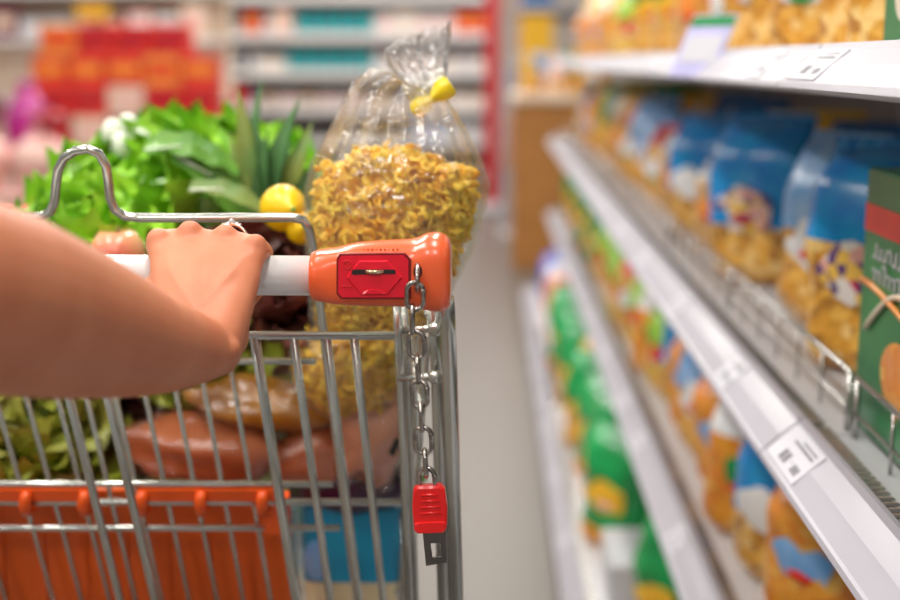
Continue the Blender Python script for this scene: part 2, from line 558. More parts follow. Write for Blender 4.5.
# ------------------------------------------------------------------ packets
def pouch(w, d, h, seed, split=.55, n=24, m=18):
    """filled flexible bag: its face looks to -X, width along Y. slots: 0 fill, 1 print"""
    rg = random.Random(seed)
    off = Vector((rg.random() * 50, rg.random() * 50, rg.random() * 50))
    rings = []
    for j in range(m):
        v = j / (m - 1)
        if v < .12:
            k = .80 + .2 * math.sin(v / .12 * PI / 2)
            kd = k
        elif v < .66:
            k, kd = 1, 1
        else:
            q = (v - .66) / .34
            k = 1 - .16 * q * q
            kd = max(.10, (1 - q * q) ** .75)
        ring = []
        for i in range(n):
            a = 2 * PI * i / n
            ca, sa = math.cos(a), math.sin(a)
            e = .62
            x = math.copysign(abs(ca) ** e, ca) * d / 2 * kd
            y = math.copysign(abs(sa) ** e, sa) * w / 2 * k
            p = Vector((x, y, v * h))
            nz = noise.noise_vector((p + off) * 16)
            p += Vector((nz.x * .010 * (.3 + kd), nz.y * .010, nz.z * .006 * (1 if 0 < j else 0)))
            ring.append(p)
        rings.append(ring)
    zmin = min(p.z for r in rings for p in r)
    for r in rings:
        for p in r:
            p.z -= zmin
    mb = MB().loft(rings)
    for fi, f in enumerate(mb.f):
        zc = sum(mb.v[i].z for i in f) / len(f)
        if zc > h * split or fi >= len(mb.f) - 1:
            mb.m[fi] = 1
    return mb


def make_bag(seed, w, d, h, fill, pr, split, lab, lab2=None, nm='pasta_bag'):
    t = bpy.data.objects.new(nm, None)
    col.objects.link(t)
    t.empty_display_size = .03
    pouch(w, d, h, seed, split).build('pouch', [FILL[fill], P[pr]], t)
    # crimped top seal
    se = MB()
    vs, fs = grid(lambda u, v: Vector((math.sin(u * 40) * .0018 + v * .006, (u - .5) * w * .9, h - .012 + v * .022)), 30, 3)
    se.add(vs, fs)
    vs2 = [p + Vector((.0015, 0, 0)) for p in vs]
    se.add(vs2, [tuple(reversed(f)) for f in fs])
    se.build('top_seal', P[pr], t)

    def patch(cx_sign, zc, rw, rh, m_, nm2):
        # slightly domed oval label on the face
        vs, fs = [], []
        n = 18
        x0 = cx_sign * (d / 2 + .006)
        vs.append(Vector((x0 + cx_sign * .003, 0, zc)))
        for i in range(n):
            a = 2 * PI * i / n
            kk = 1 + .10 * math.sin(a * 5 + seed)
            vs.append(Vector((x0 - cx_sign * .004, math.cos(a) * rw * kk, zc + math.sin(a) * rh * kk)))
        for i in range(n):
            fs.append((0, 1 + i, 1 + (i + 1) % n))
        return MB().add(vs, fs).build(nm2, m_, t)
    l1 = patch(-1, h * (.46 if split < .6 else .5), w * .30, h * .14, P[lab], 'front_label')
    if lab2:
        patch(-1.06, h * .40, w * .13, h * .035, P[lab2], 'label_centre')
    return t


def make_box(seed, w, d, h, base, band, spot, nm='pasta_box'):
    t = bpy.data.objects.new(nm, None)
    col.objects.link(t)
    t.empty_display_size = .03
    MB().box((0, 0, h / 2), (d, w, h), bev=.002).build('carton', P[base], t, False)
    MB().box((-d / 2 - .0008, 0, h * .82), (.0016, w * .96, h * .10)).build('printed_band', P[band], t, False)
    vs = [Vector((-d / 2 - .002, math.cos(2 * PI * i / 20) * w * .20, h * .30 + math.sin(2 * PI * i / 20) * h * .13)) for i in range(20)]
    MB().add(vs, [tuple(range(20))]).build('printed_picture', FILL['orangey'] if spot == 'yellow' else P[spot], t, False)
    return t


CNAME = {'blue': 'blue', 'navy': 'navy', 'sky': 'light blue', 'violet': 'violet-blue', 'green': 'green', 'lime': 'lime green', 'forest': 'dark green', 'yellow': 'yellow', 'orange': 'orange',
         'red': 'red', 'crimson': 'crimson', 'magenta': 'magenta', 'pink': 'pink', 'beige': 'beige', 'white': 'white', 'teal': 'teal', 'brown': 'brown', 'maroon': 'maroon', 'grey': 'grey', 'black': 'black', 'lavender': 'lavender'}
protos = {}


def bag(kind, x, y, z, lab, grp, rz=0, tilt=(0, 0), s=1.0):
    key = kind
    fresh = key not in protos
    if fresh:
        if kind[0] == 'box':
            protos[key] = make_box(*kind[1:])
        else:
            protos[key] = make_bag(*kind[1:])
        o = protos[key]
    else:
        o = copy_tree(protos[key])
    o.location = (x, y, z)
    o.rotation_euler = (tilt[0], tilt[1], rz)
    o.scale = (s, s, s)
    Rm = o.rotation_euler.to_matrix()
    ch = [c for c in o.children if c.name.split('.')[0] in ('pouch', 'carton')][0]
    low = min((Rm @ v.co).z for v in ch.data.vertices) * s
    o.location.z = z - low + .001
    tag(o, lab, 'packet' if kind[0] == 'bag' else 'box', grp)
    return o


def B(seed, w, d, h, fill, pr, split, lab, lab2=None):
    return ('bag', seed, w, d, h, fill, pr, split, lab, lab2)


SZ = [LEV[i][0] + .023 for i in range(4)]
GRP = {0: 'packets on the bottom shelf', 1: 'packets on the lower shelf', 2: 'packets on the middle shelf', 3: 'packets on the top shelf'}
blue1 = B(1, .17, .12, .24, 'pasta', 'blue', .34, 'emblem', 'crimson')
blue4 = B(31, .15, .12, .225, 'pasta', 'blue', .42, 'white')
blue2 = B(2, .17, .11, .245, 'pasta', 'blue', .58, 'emblem')
blue3 = B(3, .15, .10, .235, 'pasta', 'sky', .50, 'white', 'red')
navy1 = B(4, .16, .10, .24, 'tan', 'navy', .25, 'brown')
pas_red = B(5, .15, .08, .24, 'pasta', 'yellow', .80, 'red', 'white')
pas_white = B(6, .15, .08, .22, 'tan', 'white', .82, 'orange', 'red')
yel = B(7, .14, .09, .25, 'pasta', 'yellow', .30, 'red')
grn1 = B(8, .17, .10, .26, 'pasta', 'green', .42, 'yellow', 'red')
grn2 = B(9, .17, .11, .25, 'orangey', 'green', .15, 'yellow', 'white')
grn3 = B(33, .18, .11, .26, 'orangey', 'green', .20, 'yellow', 'pink')
yel2 = B(34, .16, .10, .24, 'orangey', 'yellow', .60, 'white', 'red')
lim1 = B(10, .15, .10, .20, 'mixed', 'lime', .55, 'red', 'white')
mix1 = B(11, .15, .10, .19, 'orangey', 'white', .78, 'green', 'red')
mix2 = B(12, .15, .10, .20, 'pasta', 'red', .80, 'white', 'green')
org = B(13, .15, .09, .20, 'orangey', 'orange', .72, 'sky', 'red')
vio = B(14, .17, .13, .17, 'tan', 'violet', .02, 'violet')
pink1 = B(15, .15, .09, .21, 'tan', 'pink', .6, 'white', 'red')
DESC = {grn3: 'green bag with orange foot and yellow label', yel2: 'orange and yellow pasta bag with white label', blue4: 'round blue bag with white oval', blue1: 'blue-topped clear bag of yellow pasta', blue2: 'blue pasta bag with pink emblem', blue3: 'light blue pasta bag with white label', navy1: 'navy blue pasta bag',
        pas_red: 'clear yellow pasta bag with red label', pas_white: 'clear pasta bag with white header', yel: 'yellow pasta bag with red label', grn1: 'green-topped pasta bag with yellow window',
        grn2: 'green bag with yellow label', lim1: 'lime-topped mixed pasta bag', mix1: 'orange pasta bag with white header', mix2: 'yellow pasta bag with red header',
        org: 'orange pasta bag with light blue label', vio: 'violet-blue rounded bag', pink1: 'pink-topped pasta bag'}


def row(li, y0, y1, x, seq, step, which, seed, jit=.008, tilt=4, rzj=12, rz0=34):
    rg = random.Random(seed)
    y = y0
    i = 0
    cnt = {}
    while y < y1:
        k = seq[i % len(seq)] if callable(seq) is False else seq(y, rg)
        d = DESC[k]
        c = cnt.get(d, 0)
        cnt[d] = c + 1
        bag(k, x + rg.uniform(-jit, jit), y, SZ[li] + .002, '%s, %s such, %s row, %s shelf' % (d, ORD[c], which, LN[li]), GRP[li], R(rz0 + rg.uniform(-rzj, rzj)),
            (R(rg.uniform(-tilt, tilt) * .5), R(rg.uniform(-tilt, tilt) * .4)), rg.uniform(.94, 1.03))
        y += k[2] * step * rg.uniform(.98, 1.08)
        i += 1


# middle shelf: named by place from the near end
gbox = ('box', 21, .26, .11, .245, 'forest', 'red', 'yellow')
gb = bag(gbox, .405, 1.045, SZ[2], 'large dark green pasta box with red band at the near end of middle shelf', GRP[2])
# writing strokes, an orange arc and a picture on the green box
gl = MB()
rg = random.Random(3)
for li_, zz in enumerate((.168, .146)):
    yy = -.10
    while yy < .09:
        hgt = rg.choice((.012, .016, .010))
        gl.box((-.0575, yy, zz + hgt / 2), (.0012, .0035, hgt))
        gl.box((-.0575, yy + .004, zz + rg.choice((0, hgt))), (.0012, .008, .003))
        yy += .014
gl.build('white_lettering', P['grey'], gb, False)
arc = [Vector((-.0575, -.10 + .2 * q / 16, .10 + .045 * math.sin(PI * q / 16))) for q in range(17)]
MB().tube(arc, .003, 6).build('pale_arc', P['beige'], gb)
arc = [Vector((-.0575, -.12 + .24 * q / 8, .128 - .014 * math.cos(PI * q / 8))) for q in range(9)]
MB().tube(arc, .003, 6).build('orange_line', P['orange'], gb)

spec = [
    (blue2, .440, 1.385, 1.0, 42, 0, 'blue-topped pasta bag with pink emblem, next to the green box'),
    (blue3, .455, 1.62, 1.02, 30, 0, 'blue pasta bag standing between the two front blue bags'),
    (blue1, .435, 1.98, 1.03, 44, 0, 'largest blue pasta bag with red patch and emblem on middle shelf'),
    (blue4, .430, 2.50, 1.0, 40, 0, 'round blue pasta bag with white oval, farther along middle shelf'),
    (pas_white, .415, 2.25, .72, 30, 0, 'low clear tan pasta bag between the two farther blue bags'),
    (pas_white, .42, 2.74, .80, 36, 0, 'clear tan pasta bag behind the wire fence beyond the blue bags'),
    (mix2, .42, 2.92, .92, 28, 0, 'yellow pasta bag with red header beyond the clear tan bag'),
    (blue3, .43, 3.12, .88, 36, 0, 'light blue pasta bag beyond the yellow bag with red header'),
]
for k, x, y, s, rz, tl, lab in spec:
    bag(k, x, y, SZ[2] + .003, lab, GRP[2], R(rz), (R(tl), 0), s)
row(2, 3.32, 5.6, .43, [blue3, mix2, yel, pas_white, yel, grn1, yel, yel, org, mix2], 1.18, 'front', 5)
row(2, 1.10, 5.6, .625, lambda y, rg: rg.choice([navy1, navy1, blue1]) if y < 2.2 else rg.choice([yel, yel, pas_white, grn1, navy1, yel]), 1.2, 'second', 6, tilt=2)

# top shelf
for q in range(2):
    bag(('box', 22, .115, .10, .20, 'forest', 'beige', 'beige'), .40, .98 + q * .12, SZ[3], 'dark green carton with cream band on top shelf, %s from its near end' % ORD[q], GRP[3])
row(3, 1.30, 2.5, .43, [pas_red, pas_red, mix2], 1.12, 'front', 8, tilt=1, rzj=6)
row(3, 2.6, 5.6, .43, lambda y, rg: rg.choice([lim1, pas_red, yel, pas_white, grn1, org]) if y < 4 else rg.choice([yel, org, yel, mix2, pas_white]), 1.16, 'far front', 9, tilt=1)
row(3, 1.1, 5.6, .62, [pas_red, yel, mix2, yel, org], 1.16, 'rear', 10, tilt=1)

# lower shelf
row(1, 1.42, 2.45, .40, [org, blue4, mix1, org, blue3], 1.06, 'front', 11, tilt=8, rzj=20)
row(1, 2.50, 3.75, .39, [lim1, mix1, lim1, mix2, lim1], 1.12, 'middle front', 12, tilt=7, rzj=20)
row(1, 3.85, 5.55, .39, [grn1, grn2, lim1, grn2, mix2, grn1, pink1], 1.18, 'far front', 13, tilt=4)
row(1, 1.35, 5.6, .57, lambda y, rg: rg.choice([blue1, navy1, org, mix2, mix1]) if y < 3.2 else rg.choice([grn1, grn2, yel, pink1]), 1.16, 'rear', 14, tilt=3)

# bottom shelf
bag(grn1, .33, 2.06, SZ[0] + .002, 'green pasta bag on the bottom shelf before the plain grey carton', GRP[0], .6)
row(0, 2.58, 4.5, .285, [grn3, grn1, grn3, grn1, yel2, grn1, grn3, grn3, grn1], 1.22, 'front', 17, tilt=4, rzj=16)
row(0, 4.6, 5.2, .29, [pink1, mix2, pas_white, mix1], 1.15, 'far front', 18, tilt=4)
row(0, 1.7, 5.1, .48, lambda y, rg: rg.choice([grn2, grn1, yel, grn2, mix1]), 1.15, 'rear', 19, tilt=3)
bag(vio, .305, 5.40, SZ[0] + .002, 'violet-blue rounded bag at the far end of bottom shelf, nearer one', 'violet-blue bags at the far end of bottom shelf', .5, (0, 0), 1.15)
bag(vio, .31, 5.62, SZ[0] + .002, 'violet-blue rounded bag at the far end of bottom shelf, behind the nearer one', 'violet-blue bags at the far end of bottom shelf', .3, (0, 0), 1.1)
bag(('box', 23, .20, .14, .10, 'grey', 'grey', 'white'), .30, 2.33, SZ[0], 'plain grey carton on the bottom shelf between green bags', GRP[0])

# ------------------------------------------------------------------ beyond the end of the shelves
M_card = mat('bin_cardboard', (0.52, 0.22, 0.05), 0.6, scale=8, var=.15)
t = thing('display_bin', 'brown cardboard display bin at the far end of the shelves', 'bin', (.42, 7.2, 0))
MB().box((0, 0, .46), (.60, .60, .92), bev=.01).build('carton_body', M_card, t, False)
MB().box((0, 0, .95), (.64, .64, .05), bev=.008).build('rim', P['beige'], t, False)
MB().box((-.325, 0, .70), (.01, .5, .3)).build('side_print', P['orange'], t, False)
binz = .975
for i, (dx, dy, k, s) in enumerate([(-.22, -.12, yel, .9), (-.05, -.14, pink1, .9), (.14, -.12, mix2, .95), (-.18, .12, blue3, .9), (.05, .14, grn1, .9), (.2, .14, org, .9)]):
    bag(k, .42 + dx, 7.2 + dy, binz, '%s standing in the brown display bin, %s' % (DESC[k], 'front row' if dy < 0 else 'rear row'), 'packets in the display bin', R(40 * i), (0, 0), s)

M_redp = mat('post_red', (0.62, 0.03, 0.04), 0.4)
t = thing('gondola_post', 'tall red post at the end of the far aisle', 'post', (-.0, 9.6, 0))
MB().box((0, 0, 1.0), (.11, .11, 2.0), bev=.01).build('shaft', M_redp, t, False)
MB().box((0, 0, .04), (.2, .2, .08), bev=.01).build('foot', M_shelf, t, False)
t = thing('gondola_post', 'slim pale grey post beside the brown display bin', 'post', (.12, 8.2, 0))
MB().box((0, 0, .56), (.09, .09, 1.12), bev=.01).build('shaft', M_rail, t, False)
MB().box((0, 0, .03), (.14, .14, .06), bev=.01).build('foot', M_shelf, t, False)

# side gondola continuing behind the bin
far = thing('shelf_unit', 'farther shelf unit beyond the brown display bin', 'shelf unit', (.55, 9.9, 0), 0)
inv = Vector((.55, 9.9, 0))
MB().box((.80, 9.9, 1.1), (.03, 2.6, 2.2)).build('back_panel', M_backp, far, False, inv)
for z in (.12, .5, .85, 1.18, 1.50):
    MB().box((.48, 9.9, z), (.62, 2.6, .03)).build('shelf', M_shelf, far, False, inv)
cols_ = [('white', 'lavender', 'red'), ('crimson', 'white', 'red'), ('yellow', 'orange', 'red'), ('beige', 'brown', 'white'), ('navy', 'white', 'red'), ('orange', 'red', 'white'), ('lavender', 'white', 'navy')]
for zi, z in enumerate((.85, 1.18, 1.50)):
    for q in range(7):
        c = cols_[(q * 3 + zi * 2) % 7]
        bag(('box', 30 + (q * 3 + zi * 2) % 7, .24, .22, .24 if zi != 1 else .26, *c), .30, 8.75 + q * .37, z + .016, '%s carton on the farther unit, %s along its %s shelf' % (CNAME[c[0]], ORD[q], ('waist-high', 'chest-high', 'eye-level')[zi]), 'cartons on the farther shelf unit')

# ------------------------------------------------------------------ gondola across the far end
YB = 11.4
BZ = [.12, .42, .72, 1.035, 1.36, 1.70]
bk = thing('shelf_unit', 'long white shelf unit across the far end of the aisle', 'shelf unit', (-2.4, YB + .4, 0))
inv = Vector((-2.4, YB + .4, 0))
MB().box((-2.4, YB + .42, 1.1), (4.7, .04, 2.2)).build('back_panel', mat('far_back', (.16, .15, .15), .6), bk, False, inv)
for z in BZ:
    MB().box((-2.4, YB + .2, z), (4.7, .42, .03)).build('shelf', M_shelf, bk, False, inv).select_set(False)
    MB().box((-2.4, YB - .015, z), (4.7, .02, .075), bev=.004).build('price_rail', M_white, bk, False, inv)


def bottle(c1, c2, h, r, seed):
    t = bpy.data.objects.new('bottle', None)
    col.objects.link(t)
    MB().lathe([(r * .92, 0), (r, .01), (r, h * .62), (r * .8, h * .72), (r * .35, h * .82), (r * .33, h * .88)], n=14).build('flask', P[c1], t)
    MB().lathe([(r * .42, h * .87), (r * .42, h * .98), (r * .35, h)], n=12).build('cap', P[c2], t)
    MB().lathe([(r * 1.02, h * .15), (r * 1.02, h * .5)], n=14).build('label_wrap', P['white' if c1 != 'teal' else 'teal'], t)
    return t


bp_ = {}


def far_item(kind, c1, c2, h, w, loc, lab, grp):
    key = (kind, c1, c2, round(h, 2), round(w, 2))
    if key in bp_:
        o = copy_tree(bp_[key])
    elif kind == 'bottle':
        o = bp_[key] = bottle(c1, c2, h, w / 2, 0)
    else:
        o = bpy.data.objects.new('carton', None)
        col.objects.link(o)
        MB().box((0, 0, h / 2), (w, .16, h), bev=.004).build('box_body', P[c1], o, False)
        MB().box((0, -.081, h * .55), (w * .8, .003, h * .4)).build('front_print', P[c2], o, False)
        bp_[key] = o
    o.location = loc
    o['label'] = lab
    o['category'] = kind
    o['group'] = grp
    return o


rg = random.Random(21)
SN = ['', 'lowest', 'knee-high', 'waist-high', 'chest-high', 'eye-level']
for si, z, ch in ((2, .72, None), (3, 1.035, None), (4, 1.36, None), (1, .42, None)):
    x = -4.6 if si >= 4 else (-2.7 if si > 1 else -.75)
    cnt = {}
    while x < -.08:
        px = 492 + x / YB * F
        if si == 3:
            if 270 < px < 372:
                c = ('bottle', 'teal', 'teal', .22, .10)
            elif px < 245:
                c = ('carton', 'black', 'grey', .20, .16) if rg.random() < .45 else ('carton', 'white', 'pink', .22, .15)
            else:
                c = rg.choice([('carton', 'beige', 'pink', .12, .2), ('carton', 'white', 'beige', .13, .22), ('bottle', 'white', 'red', .2, .1)])
        elif si == 4:
            c = rg.choice([('carton', 'beige', 'white', .2, .2), ('carton', 'white', 'pink', .18, .16), ('bottle', 'grey', 'teal', .22, .09), ('carton', 'pink', 'beige', .22, .18), ('carton', 'grey', 'black', .14, .2), ('carton', 'red', 'orange', .2, .14)])
            if 285 < px < 370:
                c = ('bottle', 'teal', 'teal', .22, .11)
        elif si == 2:
            if px < 235:
                c = rg.choice([('carton', 'lavender', 'sky', .24, .14), ('carton', 'crimson', 'red', .2, .16)])
            elif px > 440:
                c = rg.choice([('carton', 'beige', 'white', .12, .22), ('carton', 'pink', 'white', .13, .22)])
            else:
                c = rg.choice([('carton', 'beige', 'brown', .11, .16), ('carton', 'grey', 'pink', .12, .2), ('bottle', 'navy', 'white', .17, .09), ('carton', 'brown', 'beige', .14, .14)])
        else:
            c = rg.choice([('carton', 'grey', 'white', .16, .2), ('carton', 'maroon', 'beige', .18, .2), ('carton', 'sky', 'white', .18, .2)])
        kd, c1, c2, h, w_ = c
        d = '%s %s' % (CNAME[c1], kd)
        n_ = cnt.get(d, 0)
        cnt[d] = n_ + 1
        far_item(kd, c1, c2, h, w_, (x + w_ / 2, YB + .12, z + .0155), '%s on the far unit, %s such along its %s shelf' % (d, ORD[n_], SN[si]), 'goods on the far shelf unit')
        x += w_ + .012

# ------------------------------------------------------------------ red display on the left
YD = 7.0
t = thing('display_table', 'low wooden display stand under the stacked red cartons', 'display', (-1.95, YD, 0))
MB().box((0, 0, .25), (1.05, .7, .50), bev=.01).build('plinth', P['beige'], t, False)
MB().box((0, 0, .52), (1.12, .76, .04), bev=.008).build('table_top', P['crimson'], t, False)
rows = [(.54, 'crimson', 'red', 5), (.70, 'crimson', 'red', 5), (.86, 'red', 'crimson', 5), (1.02, 'red', 'orange', 5), (1.18, 'red', 'crimson', 4)]
for ri, (z, c1, c2, n) in enumerate(rows):
    for q in range(n):
        k_ = (q * 3 + ri * 2) % 5
        o1, o2_ = (c1, c2) if k_ else (('beige', 'pink') if ri in (1, 2) else ('orange', 'red'))
        if ri == 4 and q < 1:
            o1, o2_ = 'orange', 'red'
        x = -1.95 - .5 + .2 * (q + .5) + (.05 if ri == 4 else 0)
        far_item('carton', o1, o2_, .155, .19, (x, YD - .24, z), '%s carton in the red display, %s row up, %s across' % (CNAME[o1], ORD[ri], ORD[q]), 'cartons stacked on the red display')
# tall shelf behind the display with its sign
lt = thing('shelf_unit', 'beige shelf unit behind the red carton display', 'shelf unit', (-3.0, 8.3, 0))
inv = Vector((-3.0, 8.3, 0))
MB().box((-2.75, 8.5, 1.15), (2.0, .04, 2.3)).build('back_panel', P['beige'], lt, False, inv)
for z in (.5, .9, 1.28, 1.58):
    MB().box((-2.75, 8.3, z), (2.0, .4, .03)).build('shelf', P['white'], lt, False, inv)
t = thing('shelf_sign', 'small yellow sign hanging above the red carton display', 'sign', at(92, 12, 8.06))
MB().box((0, 0, 0), (.21, .01, .09), bev=.002).build('sign_plate', P['yellow'], t, False)
MB().box((0, -.006, 0), (.12, .003, .02)).build('printed_strip', P['orange'], t, False)
MB().tube([(-.06, 0, .04), (-.06, .03, .12)], .003, 6).build('hook', M_fence, t)
rg = random.Random(5)
for si, z in enumerate((1.28, 1.58)):
    for q in range(11):
        c = rg.choice([('pink', 'white', .16), ('beige', 'pink', .2), ('maroon', 'beige', .18), ('white', 'grey', .14), ('brown', 'pink', .16), ('grey', 'white', .12)])
        far_item('carton', c[0], c[1], c[2], .15, (-3.66 + q * .175, 8.2, z + .0155), '%s carton on the beige unit, %s along its %s shelf' % (CNAME[c[0]], ORD[q], ('lower', 'upper')[si]), 'cartons on the beige shelf unit')

# pink and magenta stand at the far left, nearer
t = thing('display_table', 'low pink display stand beside the red carton display', 'display', (-2.42, 5.6, 0))
MB().box((0, 0, .28), (.8, .6, .56), bev=.01).build('plinth', P['beige'], t, False)
MB().box((0, 0, .57), (.86, .66, .03), bev=.006).build('table_top', P['pink'], t, False)


def sack(name, c, r, h, seed):
    rings = []
    for j in range(12):
        v = j / 11
        k = math.sin(min(1, v * 1.15 + .22) * PI * .5) if v < .6 else 1 - ((v - .6) / .4) ** 2 * .75
        rings.append([Vector((math.cos(a) * r * k * (1 + .10 * noise.noise(Vector((math.cos(a) * 2, math.sin(a) * 2, v * 3 + seed)))), math.sin(a) * r * k, v * h)) for a in [2 * PI * q / 18 for q in range(18)]])
    return MB().loft(rings)


for i, (px, Yd, z, c, r, h, lab) in enumerate([
        (-22, 5.45, .585, 'pink', .13, .26, 'pale pink soft sack on the pink stand, at its outer end'),
        (38, 5.45, .585, 'pink', .13, .25, 'pale pink soft sack on the pink stand, beside the red cartons'),
        (28, 5.75, .585, 'magenta', .11, .44, 'tall deep magenta soft bag standing behind the pink sacks'),
        (-28, 5.75, .585, 'beige', .11, .44, 'tall beige soft bag beside the tall magenta one'),
        (48, 5.45, .845, 'crimson', .08, .10, 'small crimson bag lying on the pink sacks'),
        (-15, 5.45, .855, 'maroon', .08, .18, 'dark maroon bag on the stack of soft bags')]):
    x = (px - 492) / F * Yd
    t = thing('soft_bag', lab, 'bag', (x, Yd, z), 0, 'soft bags on the pink stand')
    sack('b', c, r, h, i).build('bag_body', P[c], t)
    MB().tube([(0, 0, h * .95), (0, 0, h * 1.08)], [r * .25, r * .4], 10).build('gathered_top', P[c], t)

#PART2
# ------------------------------------------------------------------ the shopping trolley
CX = -0.315
cart = thing('shopping_trolley', 'wire shopping trolley with white handle, orange end cap and full basket', 'shopping trolley', (CX, 1.3, 0))
CI = Vector((CX, 1.3, 0))


def cpart(mb, name, m, parent=None, smooth=True):
    return mb.build(name, m, parent or cart, smooth, CI)


YH = 0.86
hz = at(200, 275, YH).z
xcapL = at(311, 275, YH).x
handle = cpart(MB().tube([(CX * 2 - xcapL - .02, YH, hz), (xcapL + .01, YH, hz)], .0141, 28), 'handle_bar', M_white)


def cap(mirror, parent):
    YC = YH - .004
    secs = [(311, 254, 297, .0150), (313, 251.5, 299.5, .0168), (318, 250, 301, .0175), (334, 248.5, 302.5, .0180), (340, 247, 303, .020), (358, 243, 304, .0215), (386, 241, 304.5, .022), (410, 240, 305, .022), (418, 238, 306, .0225),
            (425, 234.5, 308, .0235), (432, 233, 309.5, .024), (440, 233.5, 309.5, .024), (446, 236, 308.5, .0235), (450, 241, 305, .0215), (451.5, 248, 298, .017)]
    rings = []
    for px, yt, yb, hy in secs:
        a, b_ = at(px, yt, YC), at(px, yb, YC)
        c, hh = (a + b_) / 2, (a.z - b_.z) / 2
        x = a.x if not mirror else 2 * CX - a.x
        e = .95 if px < 320 else .62
        ring = []
        for q in range(32):
            an = 2 * PI * q / 32
            ca, sa = math.cos(an), math.sin(an)
            ring.append(Vector((x, YC + math.copysign(abs(ca) ** e, ca) * hy, c.z + math.copysign(abs(sa) ** e, sa) * hh)))
        rings.append(ring)
    return sharp(cpart(MB().loft(rings), 'handle_end_cap', M_orange, parent), 50)


capo = cap(False, cart)
cap(True, cart)
# coin lock plate
YF = YH - .004 - .0222


def prism(pts, y0, y1, mb=None, mi=0, shrink=1.0):
    mb = mb or MB()
    f = [at(px, py, YF) for px, py in pts]
    c = sum(f, Vector()) / len(f)
    a = [Vector((p.x, y0, p.z)) for p in f]
    b_ = [Vector((c.x + (p.x - c.x) * shrink, y1, c.z + (p.z - c.z) * shrink)) for p in f]
    n = len(a)
    mb.add(a + b_, [tuple(range(n)), tuple(reversed(range(n, 2 * n)))] + [(i, i + n, (i + 1) % n + n, (i + 1) % n) for i in range(n)], mi)
    return mb


outl = [(341, 255.5), (404, 255), (409, 260), (409, 297.5), (342, 297.5), (338, 293), (338, 260)]
lock = cpart(prism(outl, YF + .004, YF - .0012, shrink=.985), 'coin_lock', M_red, cart, False)
cpart(prism([(339.5, 253.8), (405, 253.2), (411, 259.5), (411, 299), (341, 299), (336.5, 294), (336.5, 259)], YF + .003, YF - .0002), 'lock_gasket', mat('gasket_maroon', (.22, .004, .01), .4), lock, False)
hexo = [(359, 260), (388, 260), (403, 277), (388, 294.5), (361, 294.5), (346, 277)]
hx = MB()
prism(hexo, YF - .001, YF - .0026, hx, 0, .93)
hx = cpart(hx, 'slot_surround', M_red, lock, False)
cpart(prism([(352, 270), (354, 268.8), (394, 268.8), (396, 270), (396, 273.2), (354, 274), (352, 273)], YF - .002, YF - .0030), 'coin_slot', M_dark, lock, False)
cc = at(374.5, 271.6, YF - .0032)
coin = MB().lathe([(.0002, -.0011), (.0082, -.0011), (.0085, -.0008), (.0085, .0008), (.0082, .0011), (.0002, .0011)], (cc.x, cc.y + .0055, cc.z), 32)
cpart(coin, 'coin', M_brass, lock)
lens = MB()
prism([(362, 293.5), (366, 289.5), (374, 287.8), (382, 289.5), (387, 293.5)], YF - .0024, YF - .0034, lens, 0, .8)
cpart(lens, 'thumb_ramp', M_red, lock, False)
ci_ = at(347.5, 264.5, YF - .0016)
ringp = [(ci_.x + math.cos(a) * .0028, ci_.y, ci_.z + math.sin(a) * .0028) for a in [2 * PI * q / 20 for q in range(20)]]
em = MB().tube(ringp, .00035, 6, closed=True)
em.tube([(ci_.x - .0009, ci_.y, ci_.z - .0009), (ci_.x + .001, ci_.y, ci_.z - .0009), (ci_.x + .001, ci_.y, ci_.z + .0007), (ci_.x - .0008, ci_.y, ci_.z + .0012)], .0003, 6)
for q in range(5):
    em.tube([(ci_.x - .004 + q * .002, ci_.y, ci_.z - .016), (ci_.x - .003 + q * .002, ci_.y, ci_.z - .0145)], .0003, 5)
cpart(em, 'moulded_emblem', M_redkey, lock)
em = MB()
for q in range(9):
    p = at(364 + q * 4.2, 249.8, YF + .0018)
    em.box((p.x, p.y, p.z), (.0016, .0007, .0018 if q % 3 else .0010))
cpart(em, 'moulded_lettering', M_orange, capo, False)
hp = at(419, 272, YF)
hole = MB().ball((hp.x, YF + .0008, hp.z), (.0042, .0022, .0062), 18, 10)
cpart(hole, 'chain_hole', M_dark, capo)
# chain
chain = bpy.data.objects.new('chain', None)
col.objects.link(chain)
chain.parent = cart
lk = [(417.5, 277, 0, 10), (415, 296, 1, 0), (412.5, 319, 0, 0), (416.5, 345, 1, 0), (418, 369, 0, 0), (419.5, 394, 1, 0), (421.5, 417, 0, 0), (423.5, 440.5, 1, 0), (425.5, 463, 0, 0), (427, 481, 1, 0)]
YCH = YF - .0065
for i, (px, py, face, tl) in enumerate(lk):
    c = at(px, py, YCH if i else YF - .0005)
    nxt = lk[min(i + 1, len(lk) - 1)]
    hl, hw, rr = .0093, .0056, .00175
    if i == 0:
        hl = .0085
    path = []
    for q in range(28):
        a = 2 * PI * q / 28
        u, v = math.cos(a) * hw, math.sin(a) * hw + math.copysign(hl - hw, math.sin(a))
        path.append((u, v))
    th = R(-88 if not face else -8 + 7 * math.sin(i * 2.1))
    lean = R(3.2 if i > 2 else 0)
    pts = []
    for u, v in path:
        p = Vector((u * math.cos(th), u * math.sin(th), v))
        if i == 0:
            p = Matrix.Rotation(R(-24), 3, 'X') @ p
        p = Matrix.Rotation(-lean, 3, 'Y') @ p
        pts.append(c + p)
    mb = MB().tube(pts, rr, 10, closed=True)
    # weld bead
    mb.ball(pts[0 if face else 14], .0021, 8, 6)
    o = cpart(mb, 'chain_link', M_steel, chain)
    o.location = (0, 0, 0)
chain.location = (0, 0, 0)
# red key on the chain
key = bpy.data.objects.new('lock_key', None)
col.objects.link(key)
key.parent = cart


